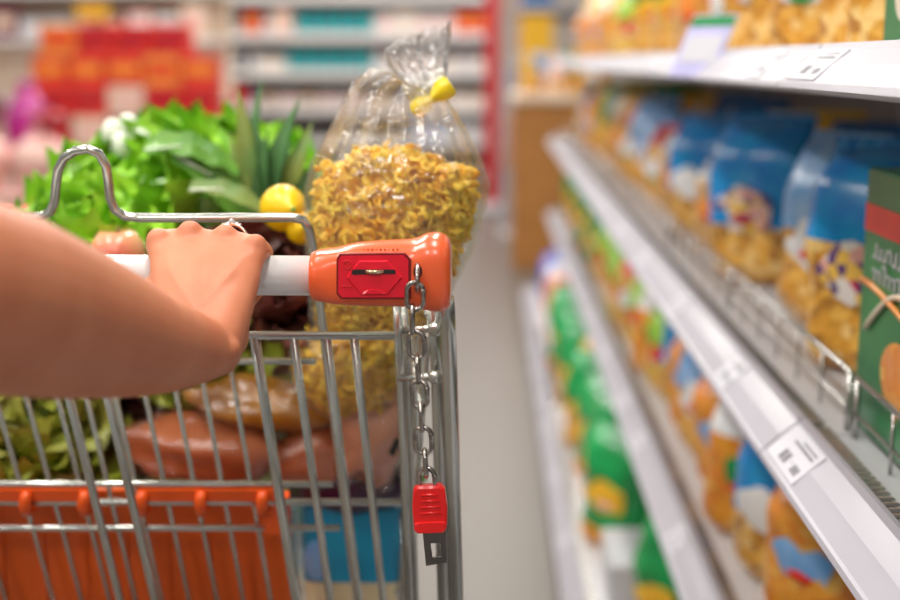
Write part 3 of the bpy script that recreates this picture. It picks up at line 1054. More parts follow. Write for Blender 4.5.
def slab(pts, yc, th, name, m, parent, bev=.0012):
    f = [at(px, py, yc) for px, py in pts]
    c = sum(f, Vector()) / len(f)
    rings = []
    for y_, s_ in ((yc - th / 2, .90), (yc - th / 2 + bev, 1), (yc + th / 2 - bev, 1), (yc + th / 2, .90)):
        rings.append([Vector((c.x + (p.x - c.x) * s_, y_, c.z + (p.z - c.z) * s_)) for p in f])
    return sharp(cpart(MB().loft(rings), name, m, parent), 30)


kb = slab([(417, 485), (441, 484), (445, 488), (447.5, 505), (447, 527), (444, 531), (418, 532), (414.5, 529), (412.5, 506), (413.5, 488)], YCH, .0085, 'key_housing', M_redkey, key)
for q, (x0, x1, yy) in enumerate([(421, 438, 495.5), (421, 439.5, 501.5), (420.5, 440.5, 507.5), (420.5, 441.5, 513.5)]):
    a, b_ = at(x0, yy, YCH - .0043), at(x1, yy - .8, YCH - .0043)
    cpart(MB().tube([a, b_], .0009, 8), 'grip_ridge', M_redkey, key)
slab([(417, 521), (444, 520), (446.5, 522), (446, 528), (444, 530.5), (418, 531.5), (415, 529), (415, 523)], YCH - .0018, .0085, 'housing_lip', M_redkey, key)
tg = MB()
A = [at(x, y, YCH) for x, y in [(422.5, 530), (446, 529), (447, 562), (426, 565.5)]]
Bm = [at(x, y, YCH) for x, y in [(430.5, 543), (440.5, 542.5), (441.5, 556.5), (432.5, 557.5)]]
for (i, j) in ((0, 1), (1, 2), (2, 3), (3, 0)):
    vs = [A[i], A[j], Bm[j], Bm[i]]
    vv = [v + Vector((0, -.0009, 0)) for v in vs] + [v + Vector((0, .0009, 0)) for v in vs]
    tg.add(vv, [(0, 1, 2, 3), (7, 6, 5, 4), (0, 4, 5, 1), (2, 6, 7, 3), (1, 5, 6, 2), (3, 7, 4, 0)])
cpart(tg, 'metal_tongue', mat('tongue_steel', (.22, .21, .20), .35, 1.0, var=.2), key, False)

# rear gate wires: two leaning frames
d = ray(590, 2480).normalized()
N = Vector((1, 0, 0)).cross(d).normalized()
O1, O2 = at(313, 335, .925), at(313, 260, .955)


def pl(k, px, py):
    r = ray(px, py)
    O = O1 if k == 1 else O2
    return CAM + r * ((O - CAM).dot(N) / r.dot(N))


def down(k, px, py, py2):
    """from a pixel along the lean of the frame until the height of py2"""
    a = pl(k, px, py)
    zz = pl(k, px, py2).z
    return a, a + d * ((zz - a.z) / d.z)


gate = cpart(MB().tube([pl(1, -260, 336), pl(1, 395, 335.5)], .0034, 12), 'rear_gate', M_chrome)
for (y_, x1, rr, nm) in ((502, 404, .0031, 'cross_wire'),):
    cpart(MB().tube([pl(2, -260, y_), pl(2, x1, y_)], rr, 12), nm, M_chrome, gate)
for px, py, rr in ((-175, 480, .0036), (-130, 480, .0036), (90, 480, .0036), (127, 480, .0036), (277, 480, .0042), (315.5, 495, .0034), (346, 495, .0034), (371.5, 495, .0034)):
    a = pl(1, px, py)
    zt = pl(1, 300, 336).z
    top = a + d * ((zt - a.z) / d.z)
    bot = a + d * ((.56 - a.z) / d.z)
    cpart(MB().tube([top, bot], rr, 12), 'upright_wire', M_chrome, gate)
# child seat frame with loop
lp = [(-300, 219), (-60, 219), (20, 218.5), (40, 217), (50, 212), (54.5, 202), (56, 185), (58, 170), (64, 158), (75, 151), (88, 149), (99, 154), (106, 166), (108.5, 182), (110, 198), (115, 210), (125, 216.5), (140, 218), (200, 218), (292, 217.5), (303, 220), (309, 228), (312, 240)]
path = [pl(2, x, y) for x, y in lp]
a = path[-1]
for q in range(1, 12):
    path.append(a + d * (q / 11 * (.56 - a.z) / d.z))
seat = cpart(MB().tube(path, .0036, 14), 'child_seat_frame', M_chrome)
for y_, x1 in ((361, 316), (484, 333), (528, 340)):
    cpart(MB().tube([pl(2, -260, y_), pl(2, x1, y_)], .0030, 12), 'cross_wire', M_chrome, seat)
for px in (-150, -118, -90, -62, -34, 17, 47, 77, 105, 133, 162, 192, 220, 249):
    a = pl(2, px, 480) + Vector((0, .004, 0))
    zt = pl(2, 300, 361).z
    top = a + d * ((zt - a.z) / d.z)
    bot = a + d * ((.57 - a.z) / d.z)
    cpart(MB().tube([top, bot], .0022, 8), 'upright_wire', M_chrome, seat)
# orange seat flap hanging on hooks
flap = MB()


def plate(mb, quad, off, th):
    a = [pl(2, *q) + N * off * (1 if N.y > 0 else -1) for q in quad]
    nn = N * (1 if N.y > 0 else -1)
    b_ = [p + nn * th for p in a]
    n = len(a)
    mb.add(a + b_, [tuple(range(n)), tuple(reversed(range(n, 2 * n)))] + [(i, i + n, (i + 1) % n + n, (i + 1) % n) for i in range(n)])


plate(flap, [(-250, 506), (268, 506), (284, 512), (297, 680), (-250, 680)], .022, .004)
flapo = cpart(flap, 'seat_flap', M_flap, cart, False)
for x0, x1 in ((-110, 91), (138, 280)):
    m_ = MB()
    plate(m_, [(x0, 488), (x0 + 2, 486.5), (x1 - 2, 486.5), (x1, 488), (x1, 496), (x1 - 2, 498), (x0 + 2, 498), (x0, 496)], -.005, .009)
    cpart(m_, 'hook_bar', M_seat, flapo, False)
for hx_ in (-60, -20, 29, 87, 144, 203, 264):
    pts = [pl(2, hx_, 490) - Vector((0, .004, 0)), pl(2, hx_, 495) - Vector((0, .008, 0)), pl(2, hx_, 502) - Vector((0, .010, 0)), pl(2, hx_, 509) - Vector((0, .006, 0)), pl(2, hx_, 512) + Vector((0, .018, 0))]
    cpart(MB().tube(pts, [.0046, .0054, .0056, .0052, .0044], 12), 'hook', M_seat, flapo)
m_ = MB()
plate(m_, [(264, 507), (286, 507), (288, 532), (266, 532)], -.004, .026)
cpart(m_, 'corner_tab', M_seat, flapo, False)
for xr in range(-220, 280, 42):
    m_ = MB()
    plate(m_, [(xr, 545), (xr + 5, 545), (xr + 12, 680), (xr + 6, 680)], .0200, .003)
    cpart(m_, 'stiffening_rib', M_flap, flapo, False)

# basket
xr0, xr1 = -.047, -.135      # outer side, rear to front
xl0, xl1 = 2 * CX - xr0, 2 * CX - xr1
yb0, yb1 = .955, 1.78
zb, ztp, ztf = .56, .955, 1.0
bas = cpart(MB().tube([(xr0, yb0, ztp), (xr1, yb1, ztf), (xl1, yb1, ztf), (xl0, yb0, ztp)], .0045, 12), 'basket_rim', M_chrome)
for side, (xa, xb_) in (('s', (xr0, xr1)), ('o', (xl0, xl1))):
    m_ = MB()
    for q in range(13):
        v = q / 12
        x, y = xa + (xb_ - xa) * v, yb0 + (yb1 - yb0) * v
        inn = (1 if side == 'o' else -1) * .035
        m_.tube([(x, y, ztp + (ztf - ztp) * v), (x + inn, min(y + .12, yb1), zb)], .0022, 8)
    for zq in (.62, .70, .79, .87):
        f_ = (ztp - zq) / (ztp - zb)
        inn = (1 if side == 'o' else -1) * .035 * f_
        m_.tube([(xa + inn, yb0 + .12 * f_, zq), (xb_ + inn, yb1, zq + (ztf - ztp) * (1 - f_))], .0024, 8)
    cpart(m_, 'side_grille', M_chrome, bas)
m_ = MB()
for q in range(15):
    x = xr1 + (xl1 - xr1) * q / 14
    m_.tube([(x, yb1, ztf), (x, yb1 - .0, zb)], .0022, 8)
for zq in (.66, .78, .90):
    m_.tube([(xr1, yb1, zq), (xl1, yb1, zq)], .0024, 8)
cpart(m_, 'front_grille', M_chrome, bas)
m_ = MB()
for q in range(19):
    v = q / 18
    x0_, x1_ = xr0 - .035 + (xl0 - xr0 + .07) * v, xr1 - .035 + (xl1 - xr1 + .07) * v
    m_.tube([(x0_, 1.06, zb - .003), (x1_, yb1, zb - .003)], .0025, 8)
for q in range(6):
    y = 1.06 + (yb1 - 1.06) * q / 5
    v = (y - yb0) / (yb1 - yb0)
    m_.tube([(xr0 + (xr1 - xr0) * v - .03, y, zb - .008), (xl0 + (xl1 - xl0) * v + .03, y, zb - .008)], .003, 8)
cpart(m_, 'basket_floor', M_chrome, bas)
# corner posts beside the handle
for (pts, rr) in (
        ([at(397, 300, .945), at(399.5, 360, .950), at(411, 640, .99)], .0036),
        ([at(404, 303, .955), at(407, 360, .96), at(417, 640, 1.0)], .0030),
        ([at(446, 298, .905), at(448, 330, .915), at(457, 640, .96)], .0062),
        ([at(433, 304, .93), at(436, 360, .94), at(444, 640, .98)], .0045)):
    cpart(MB().tube(pts, rr, 12), 'corner_post', M_chrome)
for y_ in (330, 378):
    cpart(MB().tube([at(399, y_, .95), at(436, y_ - 1, .935)], .0030, 10), 'post_bracket', M_chrome)
    cpart(MB().ball(at(435, y_ - 1, .928), .0058, 12, 8), 'bracket_knob', M_chrome)
# lower chassis and castors
zc_ = .16
ch = cpart(MB().tube([(-.07, .97, .60), (-.075, 1.0, .22), (-.09, 1.05, zc_), (-.16, 1.72, zc_ - .02), (2 * CX + .16, 1.72, zc_ - .02), (2 * CX + .09, 1.05, zc_), (2 * CX + .075, 1.0, .22), (2 * CX + .07, .97, .60)], .011, 12), 'chassis', M_chrome)
for sx in (-.10, 2 * CX + .10):
    cpart(MB().tube([(sx, 1.1, zc_), (sx, 1.35, zb - .012)], .008, 10), 'brace', M_chrome, ch)
for x, y in ((-.09, 1.05), (2 * CX + .09, 1.05), (-.17, 1.70), (2 * CX + .17, 1.70)):
    wh = bpy.data.objects.new('castor', None)
    col.objects.link(wh)
    wh.parent = cart
    Mx = Matrix.Rotation(PI / 2, 4, 'Y')
    cpart(MB().lathe([(.001, -.014), (.05, -.014), (.06, -.010), (.062, 0), (.06, .010), (.05, .014), (.001, .014)], (x, y, .0625), 24, M=Mx), 'wheel', P['grey'], wh)
    m_ = MB()
    for s_ in (-1, 1):
        m_.box((x + s_ * .021, y, .10), (.004, .035, .09), bev=.001)
    m_.box((x, y, .142), (.05, .05, .006), bev=.002)
    cpart(m_, 'fork', M_chrome, wh, False)

# ------------------------------------------------------------------ what the trolley carries
GC = 'groceries in the trolley'


def leaf(mb, base, dirv, up, L, W, curl=.4, ruf=.25, mi=0, seed=0, nu=9, nv=13, th=.0006):
    dirv, up = Vector(dirv).normalized(), Vector(up).normalized()
    side = dirv.cross(up).normalized()
    up = side.cross(dirv).normalized()

    def f(u, v):
        s = (u - .5) * 2
        w = W * (math.sin(PI * min(1, .10 + v * .86)) ** .45) * .5
        p = Vector(base) + dirv * (L * math.sin(v * curl * 2) / (curl * 2)) - up * (L * (1 - math.cos(v * curl * 2)) / (curl * 2))
        r_ = math.sin(v * 21 + s * 2 + seed) * ruf * abs(s) ** 1.5 * W * .22
        return p + side * s * w + up * (abs(s) ** 1.6 * w * .55 + r_) + dirv * (math.cos(v * 17 + seed) * abs(s) ** 2 * W * .04 * ruf)
    vs, fs = grid(f, nu, nv)
    mb.add(vs, fs, mi)
    return mb


def lettuce(loc, r, lab, name='lettuce', mats=(None, None), n=22, seed=1, tilt=None, grp=None):
    rg = random.Random(seed)
    t = thing(name, lab, 'vegetable', loc)
    MB().ball((0, 0, 0), (r * .62, r * .62, r * .6), 18, 12).build('heart', mats[1], t)
    mb = MB()
    for q in range(n):
        a = 2.4 * q + rg.uniform(-.2, .2)
        el = .15 + 1.25 * ((q + .5) / n)
        rad = Vector((math.cos(a), math.sin(a), 0))
        dv = rad * math.cos(el) + Vector((0, 0, 1)) * math.sin(el)
        base = Vector((0, 0, -r * .55)) + rad * r * .22
        leaf(mb, base, dv, Vector((0, 0, 1)) * .6 - rad * .8, r * (1.75 - .35 * (q / n)), r * rg.uniform(1.0, 1.4) * (1.3 if n > 25 else 1), -.28 - .2 * rg.random(), rg.uniform(.5, 1.0), 0, q)
    mb.build('leaves', mats[0], t)
    MB().tube([(0, 0, -r * .85), (0, 0, -r * .45)], [r * .16, r * .2], 12).build('stump', M_stem, t)
    if tilt:
        t.rotation_euler = tilt
    return t


def P3(px, py, y):
    return at(px, py, y)


lettuce(P3(40, 432, 1.21), .060, 'green lettuce low in the trolley behind the orange seat flap', mats=(mat('lettuce_low', (.27, .36, .02), .4, scale=12, c2=(.40, .36, .07), bump=.5), M_lett2), seed=3, n=26, tilt=(.9, .3, 0))
lettuce(P3(205, 365, 1.25), .052, 'yellow-green curly lettuce beneath the wrist, above the golden bag', mats=(MATS['lettuce_low'], M_lett), seed=4, tilt=(1.0, -.2, 0))
lettuce(P3(125, 425, 1.27), .052, 'dark maroon leaf lettuce between the green lettuce and the meat', name='red_lettuce', mats=(M_redleaf, M_redleaf), seed=5, tilt=(.9, 0, .5))
lettuce(P3(140, 215, 1.33), .078, 'bright green leafy lettuce on top beside the pineapple', mats=(M_lett, M_lett2), seed=6, n=34, tilt=(.5, -.25, 0))
lettuce(P3(220, 200, 1.49), .088, 'bright green lettuce behind the pineapple leaves', mats=(M_lett, M_lett2), seed=8, n=28, tilt=(.3, .3, 0))
lettuce(P3(84, 235, 1.17), .046, 'small bright green lettuce behind the looped wire of the seat frame', mats=(M_lett, M_lett2), seed=9, n=20, tilt=(.5, 0, 0))
lettuce(P3(270, 290, 1.17), .052, 'dark red-brown leaf lettuce under the lemon behind the handle', name='red_lettuce', mats=(mat('leaf_brownred', (.22, .05, .04), .4, scale=30, c2=(.08, .03, .02), bump=.7), M_redleaf), seed=10, tilt=(.7, 0, .5))
# broad spring-green leaves lying over the lettuces
for i, (px, py, y, dx, dz, L, W, m_, lab) in enumerate([
        (145, 150, 1.26, 1, .12, .10, .040, M_deep, 'broad dark green leaf arching over the lettuce'),
        (175, 155, 1.25, 1, -.55, .105, .042, M_deep, 'long green leaf sloping down towards the lemon'),
        (190, 190, 1.22, 1, .05, .085, .026, M_pine2, 'narrow olive green leaf lying flat under the long sloping leaf'),
        (95, 195, 1.22, -.2, -.9, .06, .03, M_lett, 'green leaf hanging behind the looped wire')]):
    t = thing('loose_leaf', lab, 'leaf', P3(px, py, y))
    mb = MB()
    leaf(mb, (0, 0, 0), (dx, -.1, dz), (-.1, -.5, .9), L, W, .45, .3, 0, i)
    mb.build('blade', m_, t)
    mb = MB().tube([(0, 0, 0), Vector((dx, -.1, dz)).normalized() * L * .4], [.0022, .001], 6).build('midrib', M_stem, t)
# spring onions
for i, (px, py, y, dx, dz, lab) in enumerate([
        (113, 133, 1.36, .55, -.8, 'spring onion with white bulb up, beside the red cartons'),
        (128, 128, 1.37, .35, -.9, 'spring onion with white bulb highest of the bunch'),
        (142, 140, 1.35, .5, -.85, 'spring onion with white bulb next to the dark leaf'),
        (122, 146, 1.33, .6, -.8, 'spring onion with white bulb lowest of the bunch'),
        (79, 200, 1.19, -.15, -1, 'thick white vegetable stalk standing inside the looped wire')]):
    t = thing('spring_onion', lab, 'vegetable', P3(px, py, y))
    dv = Vector((dx, .1, dz)).normalized()
    k_ = 1.0 if i < 4 else .8
    if i == 4:
        MB().tube([(-.004, 0, .006), (-.004, 0, .002), dv * .02, dv * .05], [.004, .0085, .0095, .008], 14).build('bulb', M_stem, t)
    else:
        MB().ball((0, 0, 0), (.013 * k_, .013 * k_, .016), 12, 8).tube([(0, 0, 0), dv * .03, dv * .055], [.0085, .0075, .006], 10).build('bulb', M_stem, t)
    MB().tube([dv * .05, dv * .09, dv * .12], [.006, .005, .003], 8).build('green_stem', M_lett, t)
# apples
for i, (px, py, y, r) in enumerate([(118, 257, 1.12, .026), (64, 262, 1.14, .021), (20, 232, 1.25, .028), (-8, 240, 1.22, .03)]):
    t = thing('apple', ['red and yellow blushed apple behind the white handle next to the thumb', 'small red apple partly hidden beside the forearm', 'red apple behind the forearm below the wire frame', 'red apple at the edge of the frame'][i], 'fruit', P3(px, py, y))
    MB().lathe([(.001, r * .72), (r * .25, r * .88), (r * .6, r * .92), (r * .92, r * .5), (r, 0), (r * .85, -r * .5), (r * .5, -r * .85), (r * .15, -r * .8), (.001, -r * .74)], n=24).build('flesh', M_apple if i < 1 else P['red'], t)
    MB().tube([(0, 0, r * .7), (.002, 0, r * 1.1)], .0012, 6).build('stalk', P['brown'], t)
# lemons
for i, (px, py, y, r) in enumerate([(283, 208, 1.12, .0215), (302, 228, 1.115, .015)]):
    t = thing('lemon', ['yellow lemon resting highest beside the bag of pasta', 'yellow lemon wedged between wire frame and pasta bag', 'yellow lemon tucked behind the top lemon'][i], 'fruit', P3(px, py, y))
    MB().lathe([(.001, r * 1.25), (r * .18, r * 1.15), (r * .55, r * .85), (r * .95, r * .3), (r, 0), (r * .9, -r * .4), (r * .5, -r * .9), (r * .15, -r * 1.15), (.001, -r * 1.2)], n=22).build('peel', M_lemon, t)
    MB().ball((0, 0, r * 1.24), r * .12, 8, 6).build('stem_end', M_deep, t)
    t.rotation_euler = (R(80 + 20 * i), R(70 * (i + 1)), R(20))
# pineapple
pc = P3(272, 252, 1.30)
t = thing('pineapple', 'pineapple with long grey-green crown leaves standing behind the lemon', 'fruit', (pc.x, pc.y, pc.z))
rr = .052
prof = []
rings = []
for j in range(26):
    v = j / 25
    rad = rr * (math.sin(PI * (.06 + .86 * v)) ** .45)
    rings.append([Vector((math.cos(2 * PI * q / 36) * rad * (1 + .05 * math.sin(q * 2 * PI / 36 * 9 + j * 1.2) * math.cos(q * 2 * PI / 36 * 9 - j * 1.2)), math.sin(2 * PI * q / 36) * rad * (1 + .05 * math.sin(q * 2 * PI / 36 * 9 + j * 1.2)), -.13 + .15 * v)) for q in range(36)])
MB().loft(rings).build('fruit_body', M_pineskin, t)
tips = [(238, 88), (262, 78), (301, 96), (313, 120), (322, 150), (250, 115), (283, 120), (268, 130), (292, 140), (230, 130), (306, 170), (255, 160), (240, 165)]
cb = Vector((0, 0, .015))
for i, (px, py) in enumerate(tips):
    tip = P3(px, py, 1.30 + .03 * math.sin(i * 2.4)) - pc
    v_ = tip - cb
    L = v_.length
    mb = MB()
    side = v_.cross(Vector((math.sin(i), 1, .2))).normalized()
    nrm_ = v_.cross(side).normalized()
    W = .0125 if i % 2 else .015

    def f(u, v, v_=v_, side=side, nrm_=nrm_, W=W, L=L):
        s = (u - .5) * 2
        w_ = W * (1 - v ** 2.2) * (.8 + .4 * math.sin(PI * v))
        return cb + v_ * v + side * s * w_ + nrm_ * ((s * s) * w_ * .5 + L * .08 * math.sin(PI * v))
    vs, fs = grid(f, 5, 14)
    mb.add(vs, fs)
    vs2 = [p - nrm_ * .0012 for p in vs]
    mb.add(vs2, [tuple(reversed(q)) for q in fs])
    mb.build('crown_leaf', M_pine if i % 3 else M_pine2, t)


def lump(loc, size, seed, rough_=.25, n=28, m=18, rot=None, sc_=9.0):
    mb = MB()
    off = Vector((seed * 7.3, seed * 3.1, seed * 1.7))
    M = (rot.to_matrix() if rot else Matrix.Identity(3))
    rings = []
    for j in range(m + 1):
        th_ = PI * (j + .03) / (m + .06)
        ring = []
        for i in range(n):
            a = 2 * PI * i / n
            u = Vector((math.sin(th_) * math.cos(a), math.sin(th_) * math.sin(a), -math.cos(th_)))
            k = 1 + rough_ * noise.noise(u * 1.7 + off) + rough_ * .4 * noise.noise(u * 5 + off)
            ring.append(M @ Vector((u.x * size[0] * k, u.y * size[1] * k, u.z * size[2] * k)))
        rings.append(ring)
    return mb.loft(rings)


# meat packs and bags (each with its clear film)
def packed(name, lab, cat, px, py, y, size, seed, m_, rot, inner, tray=None, rgh=.25):
    c = P3(px, py, y)
    t = thing(name, lab, cat, c)
    lump((0, 0, 0), size, seed, rgh, rot=rot).build(inner, m_, t)
    lump((0, 0, 0), tuple(s * 1.06 + .002 for s in size), seed, rgh * 1.15, n=36, m=24, rot=rot).build('clear_wrap', M_wrap, t)
    return t


packed('meat_pack', 'pink meat joint in clear wrap lying across the trolley', 'food pack', 205, 446, 1.20, (.085, .05, .036), 2, M_meat, Euler((0, R(6), 0)), 'meat_joint')
packed('meat_pack', 'pale pink ham in clear wrap upright near the metal corner post', 'food pack', 375, 420, 1.155, (.036, .035, .066), 5, M_ham, Euler((0, R(14), 0)), 'ham_piece', rgh=.3)
packed('meat_pack', 'reddish meat piece in wrap under the bag of golden food', 'food pack', 318, 452, 1.21, (.050, .04, .034), 7, M_meat, Euler((0, R(-12), 0)), 'meat_joint')
packed('bread_bag', 'golden brown loaf in glossy clear bag above the pink meat', 'food bag', 268, 404, 1.205, (.085, .035, .026), 3, M_bread, Euler((0, R(8), 0)), 'loaf')
for i, (px, py, r) in enumerate([(322, 395, .026), (346, 404, .020)]):
    t = thing('potato', ['tan potato lying against the clear bread bag', 'small tan potato beside the larger one'][i], 'vegetable', P3(px, py, 1.20 - .02 * i))
    lump((0, 0, 0), (r * 1.25, r, r * .9), 11 + i, .15).build('potato_skin', M_potato, t)
m_ = MB()
f_ = [P3(x, y, 1.112) for x, y in [(396, 437), (401, 441), (394, 457), (388, 453)]]
t = thing('price_sticker', 'small black sticker on the ham wrap near the corner post', 'sticker', f_[0])
m_.add([p - f_[0] for p in f_] + [p - f_[0] + Vector((0, .001, 0)) for p in f_], [(0, 1, 2, 3), (7, 6, 5, 4), (0, 4, 5, 1), (1, 5, 6, 2), (2, 6, 7, 3), (3, 7, 4, 0)])
m_.build('sticker_face', M_black, t, False)
# aubergine
c = P3(372, 486, 1.20)
t = thing('aubergine', 'dark purple aubergine under the ham behind the chain', 'vegetable', c)
MB().tube([(-.085, .02, -.012), (-.06, .015, -.008), (-.02, 0, 0), (.02, -.01, .006), (.042, -.015, .012)], [.012, .024, .030, .024, .008], 18).build('fruit_skin', M_eggplant, t)
MB().tube([(.036, -.014, .010), (.055, -.018, .016)], [.012, .004], 10).build('stalk', M_deep, t)
# teal pack
for i, (px0, px1, y0_, y1_, Yd, lab) in enumerate([(300, 404, 506, 583, 1.19, 'teal blue wrapped pack standing low in the trolley beside the orange flap'), (212, 292, 512, 590, 1.24, 'teal blue wrapped pack behind the orange seat flap')]):
    a, b_ = P3(px0, y0_, Yd), P3(px1, y1_, Yd)
    wd, ht = b_.x - a.x, a.z - b_.z
    cz = b_.z - .052
    t = thing('wrapped_pack', lab, 'pack', ((a.x + b_.x) / 2, Yd + .045, cz))
    rings = []
    for z_, k in ((0, .9), (.004, 1), (ht + .048, 1), (ht + .052, .93)):
        rings.append([Vector((math.copysign(abs(math.cos(q)) ** .3, math.cos(q)) * wd / 2 * k, math.copysign(abs(math.sin(q)) ** .3, math.sin(q)) * .045 * k, z_)) for q in [2 * PI * j / 32 + .1 for j in range(32)]])
    mb = MB().loft(rings)
    sharp(mb.build('pack_body', M_cream, t), 50)
    rings = []
    for z_ in (.052, ht + .0505):
        rings.append([Vector((math.copysign(abs(math.cos(q)) ** .3, math.cos(q)) * (wd / 2 + .001), math.copysign(abs(math.sin(q)) ** .3, math.sin(q)) * .046, z_)) for q in [2 * PI * j / 32 + .1 for j in range(32)]])
    sharp(MB().loft(rings).build('blue_wrap', M_teal, t), 50)
    if i == 0:
        MB().ball((-wd * .36, -.046, .075), (.012, .002, .022), 16, 8).build('printed_oval', P['sky'], t)
# groceries underneath, filling the basket up to those
for i, (x, y, z, r, m_, lab) in enumerate([
        (-.39, 1.29, .645, .075, M_lett2, 'pale cabbage on the trolley floor behind the orange flap'), (-.43, 1.46, .645, .066, M_lett2, 'pale cabbage on the trolley floor near the front grille'),
        (-.24, 1.45, .64, .075, M_lett2, 'pale cabbage on the trolley floor behind the teal pack'), (-.40, 1.52, .80, .08, M_lett2, 'pale cabbage in the middle layer of the trolley'),
        (-.24, 1.50, .80, .08, M_lett2, 'pale cabbage in the middle layer behind the pineapple'), (-.445, 1.37, .82, .062, M_lett2, 'pale cabbage in the middle layer near the far side')]):
    t = thing('cabbage', lab, 'vegetable', (x, y, z), 0)
    lump((0, 0, 0), (r, r, r * .95), 20 + i, .08).build('head', m_, t)
    mb = MB()
    for q in range(6):
        a_ = q * PI / 3
        leaf(mb, Vector((0, 0, -r)), Vector((math.cos(a_), math.sin(a_), .9)), Vector((-math.cos(a_), -math.sin(a_), .6)), r * 1.9, r * 1.4, -.45, .4, 0, q)
    mb.build('outer_leaves', M_lett, t)

# ------------------------------------------------------------------ bag of ruffled pasta
bagc = P3(397, 235, 1.035)
pb = thing('pasta_bag', 'clear bag of ruffled yellow pasta closed with a yellow tie', 'bag of pasta', bagc)
YBG = 1.035
secs = [  # left px,y  right px,y  half depth, pleat
    (322, 332, 428, 334, .020, 0), (312, 318, 436, 322, .040, .01), (307, 290, 448, 296, .052, .02), (304.5, 250, 474, 250, .062, .02), (304, 212, 485, 206, .062, .03), (306, 185, 489, 184, .058, .03), (313, 162, 482, 160, .052, .04),
    (326, 138, 473, 143, .044, .07), (338, 116, 465, 129, .036, .11), (346, 98, 459, 119, .030, .15), (357, 82, 455, 111, .026, .18), (374, 68, 450, 106, .022, .20), (390, 72, 447, 102, .017, .22), (404, 90, 447, 97, .012, .22), (413, 109, 447, 93, .0085, .2),
    (414, 104, 446, 87, .0085, .2), (408, 92, 446, 77, .013, .22), (397, 78, 448, 62, .018, .20), (387, 62, 449, 50, .022, .20), (386, 48, 450, 38, .024, .18), (398, 40, 450, 24, .022, .18)]
NB = 96
rings = []
for k, (lx, ly, rx, ry, hd, ple) in enumerate(secs):
    a, b_ = P3(lx, ly, YBG), P3(rx, ry, YBG)
    c, ax = (a + b_) / 2, (b_ - a) / 2
    up = Vector((0, 1, 0))
    ring = []
    for q in range(NB):
        an = 2 * PI * q / NB
        e = .9
        pl_ = 1 + ple * (.6 * math.sin(an * 13 + k * .25) + .4 * math.sin(an * 21 + 1 + k * .15)) * (1 if k > 5 else .4)
        ca, sa = math.cos(an), math.sin(an)
        p = c + ax * math.copysign(abs(ca) ** e, ca) * (pl_ * .35 + .65) + up * math.copysign(abs(sa) ** e, sa) * hd * pl_
        nz = noise.noise_vector(p * 22 + Vector((3, 1, 2)))
        p += Vector((nz.x * .003, nz.y * .004, nz.z * .003))
        if k == len(secs) - 1:
            p.z += .003 * math.sin(an * 4) + .0015 * math.sin(an * 7)
        ring.append(p - bagc)
    rings.append(ring)
# refine along the length
fine = []
for k in range(len(rings) - 1):
    for s_ in range(3):
        t_ = s_ / 3
        fine.append([rings[k][q].lerp(rings[k + 1][q], t_) for q in range(NB)])
fine.append(rings[-1])
nbd = 14 * 3
MB().loft(fine[:12 * 3 + 1], cap=False).build('film_body', M_film, pb)
MB().loft(fine[12 * 3:], cap=False).build('film_neck', M_film_neck, pb)
# yellow clip tie
ta, tb = P3(413, 112, YBG - .012) - bagc, P3(451, 84, YBG - .012) - bagc
rings = []
for v, w_, sh in ((0, .5, 0), (.06, 1, 0), (.28, 1.0, .0), (.46, .62, -.001), (.52, .52, -.001), (.6, .8, 0), (.72, 1.15, 0), (.92, 1.3, 0), (1.0, .95, 0)):
    p = ta.lerp(tb, v) + Vector((0, 0, sh))
    dv = (tb - ta).normalized()
    nn = Vector((0, 1, 0))
    ww = dv.cross(nn).normalized()
    rings.append([p + ww * math.cos(q) * .0076 * w_ + nn * math.sin(q) * .010 for q in [2 * PI * j / 20 for j in range(20)]])
sharp(MB().loft(rings).build('yellow_tie', M_tie, pb), 60)
# pasta inside
rg = random.Random(12)


def fusilli(mb, c, L, r, rot, tw, ruf):
    """a ruffled spiral ribbon"""
    M = rot.to_matrix()
    nv = 13
    rings = []
    for i in range(nv):
        v = i / (nv - 1)
        a = v * tw * 1.9
        rr_ = r * .55
        p = Vector((math.cos(a) * rr_, math.sin(a) * rr_, (v - .5) * L))
        out = Vector((math.cos(a), math.sin(a), .35)).normalized()
        w_ = r * .55 * (1 + .25 * math.sin(v * 25 * ruf))
        h_ = .0011
        up_ = Vector((-math.sin(a) * .3, math.cos(a) * .3, 1)).normalized()
        rings.append([c + M @ (p + out * w_ + up_ * h_ * .4), c + M @ (p + up_ * h_ * 1.4), c + M @ (p - out * w_ + up_ * h_ * .4), c + M @ (p - out * w_ - up_ * h_ * .4), c + M @ (p - up_ * h_), c + M @ (p + out * w_ - up_ * h_ * .4)])
    mb.loft(rings)


def pasta_fill(parent, region, n, seed, org_, name='pasta_filling', core=None):
    rg = random.Random(seed)
    mb = MB()
    c_ = 0
    while c_ < n:
        p, ok = region(rg)
        if not ok:
            continue
        fusilli(mb, p - org_, rg.uniform(.013, .019), rg.uniform(.0048, .0068), Euler((rg.uniform(0, 6), rg.uniform(0, 6), rg.uniform(0, 6))), rg.uniform(3.5, 6.5), rg.uniform(.5, 1.2))
        c_ += 1
    if core:
        mb.add(*core)
    o = mb.build(name, M_pasta, parent)
    o['kind'] = 'stuff'
    return o


def sec_at(py):
    """bag outline at a picture height, for filling it"""
    for k in range(len(secs) - 1):
        y0_, y1_ = (secs[k][1] + secs[k][3]) / 2, (secs[k + 1][1] + secs[k + 1][3]) / 2
        if y1_ <= py <= y0_:
            t_ = (y0_ - py) / (y0_ - y1_)
            return tuple(secs[k][i] + (secs[k + 1][i] - secs[k][i]) * t_ for i in (0, 2, 4))
    return None


def top_line(px):
    return 152 + 7 * math.sin(px * .06) + 5 * math.sin(px * .15 + 1) + (10 if px > 430 else 0) + max(0, (330 - px)) * .5


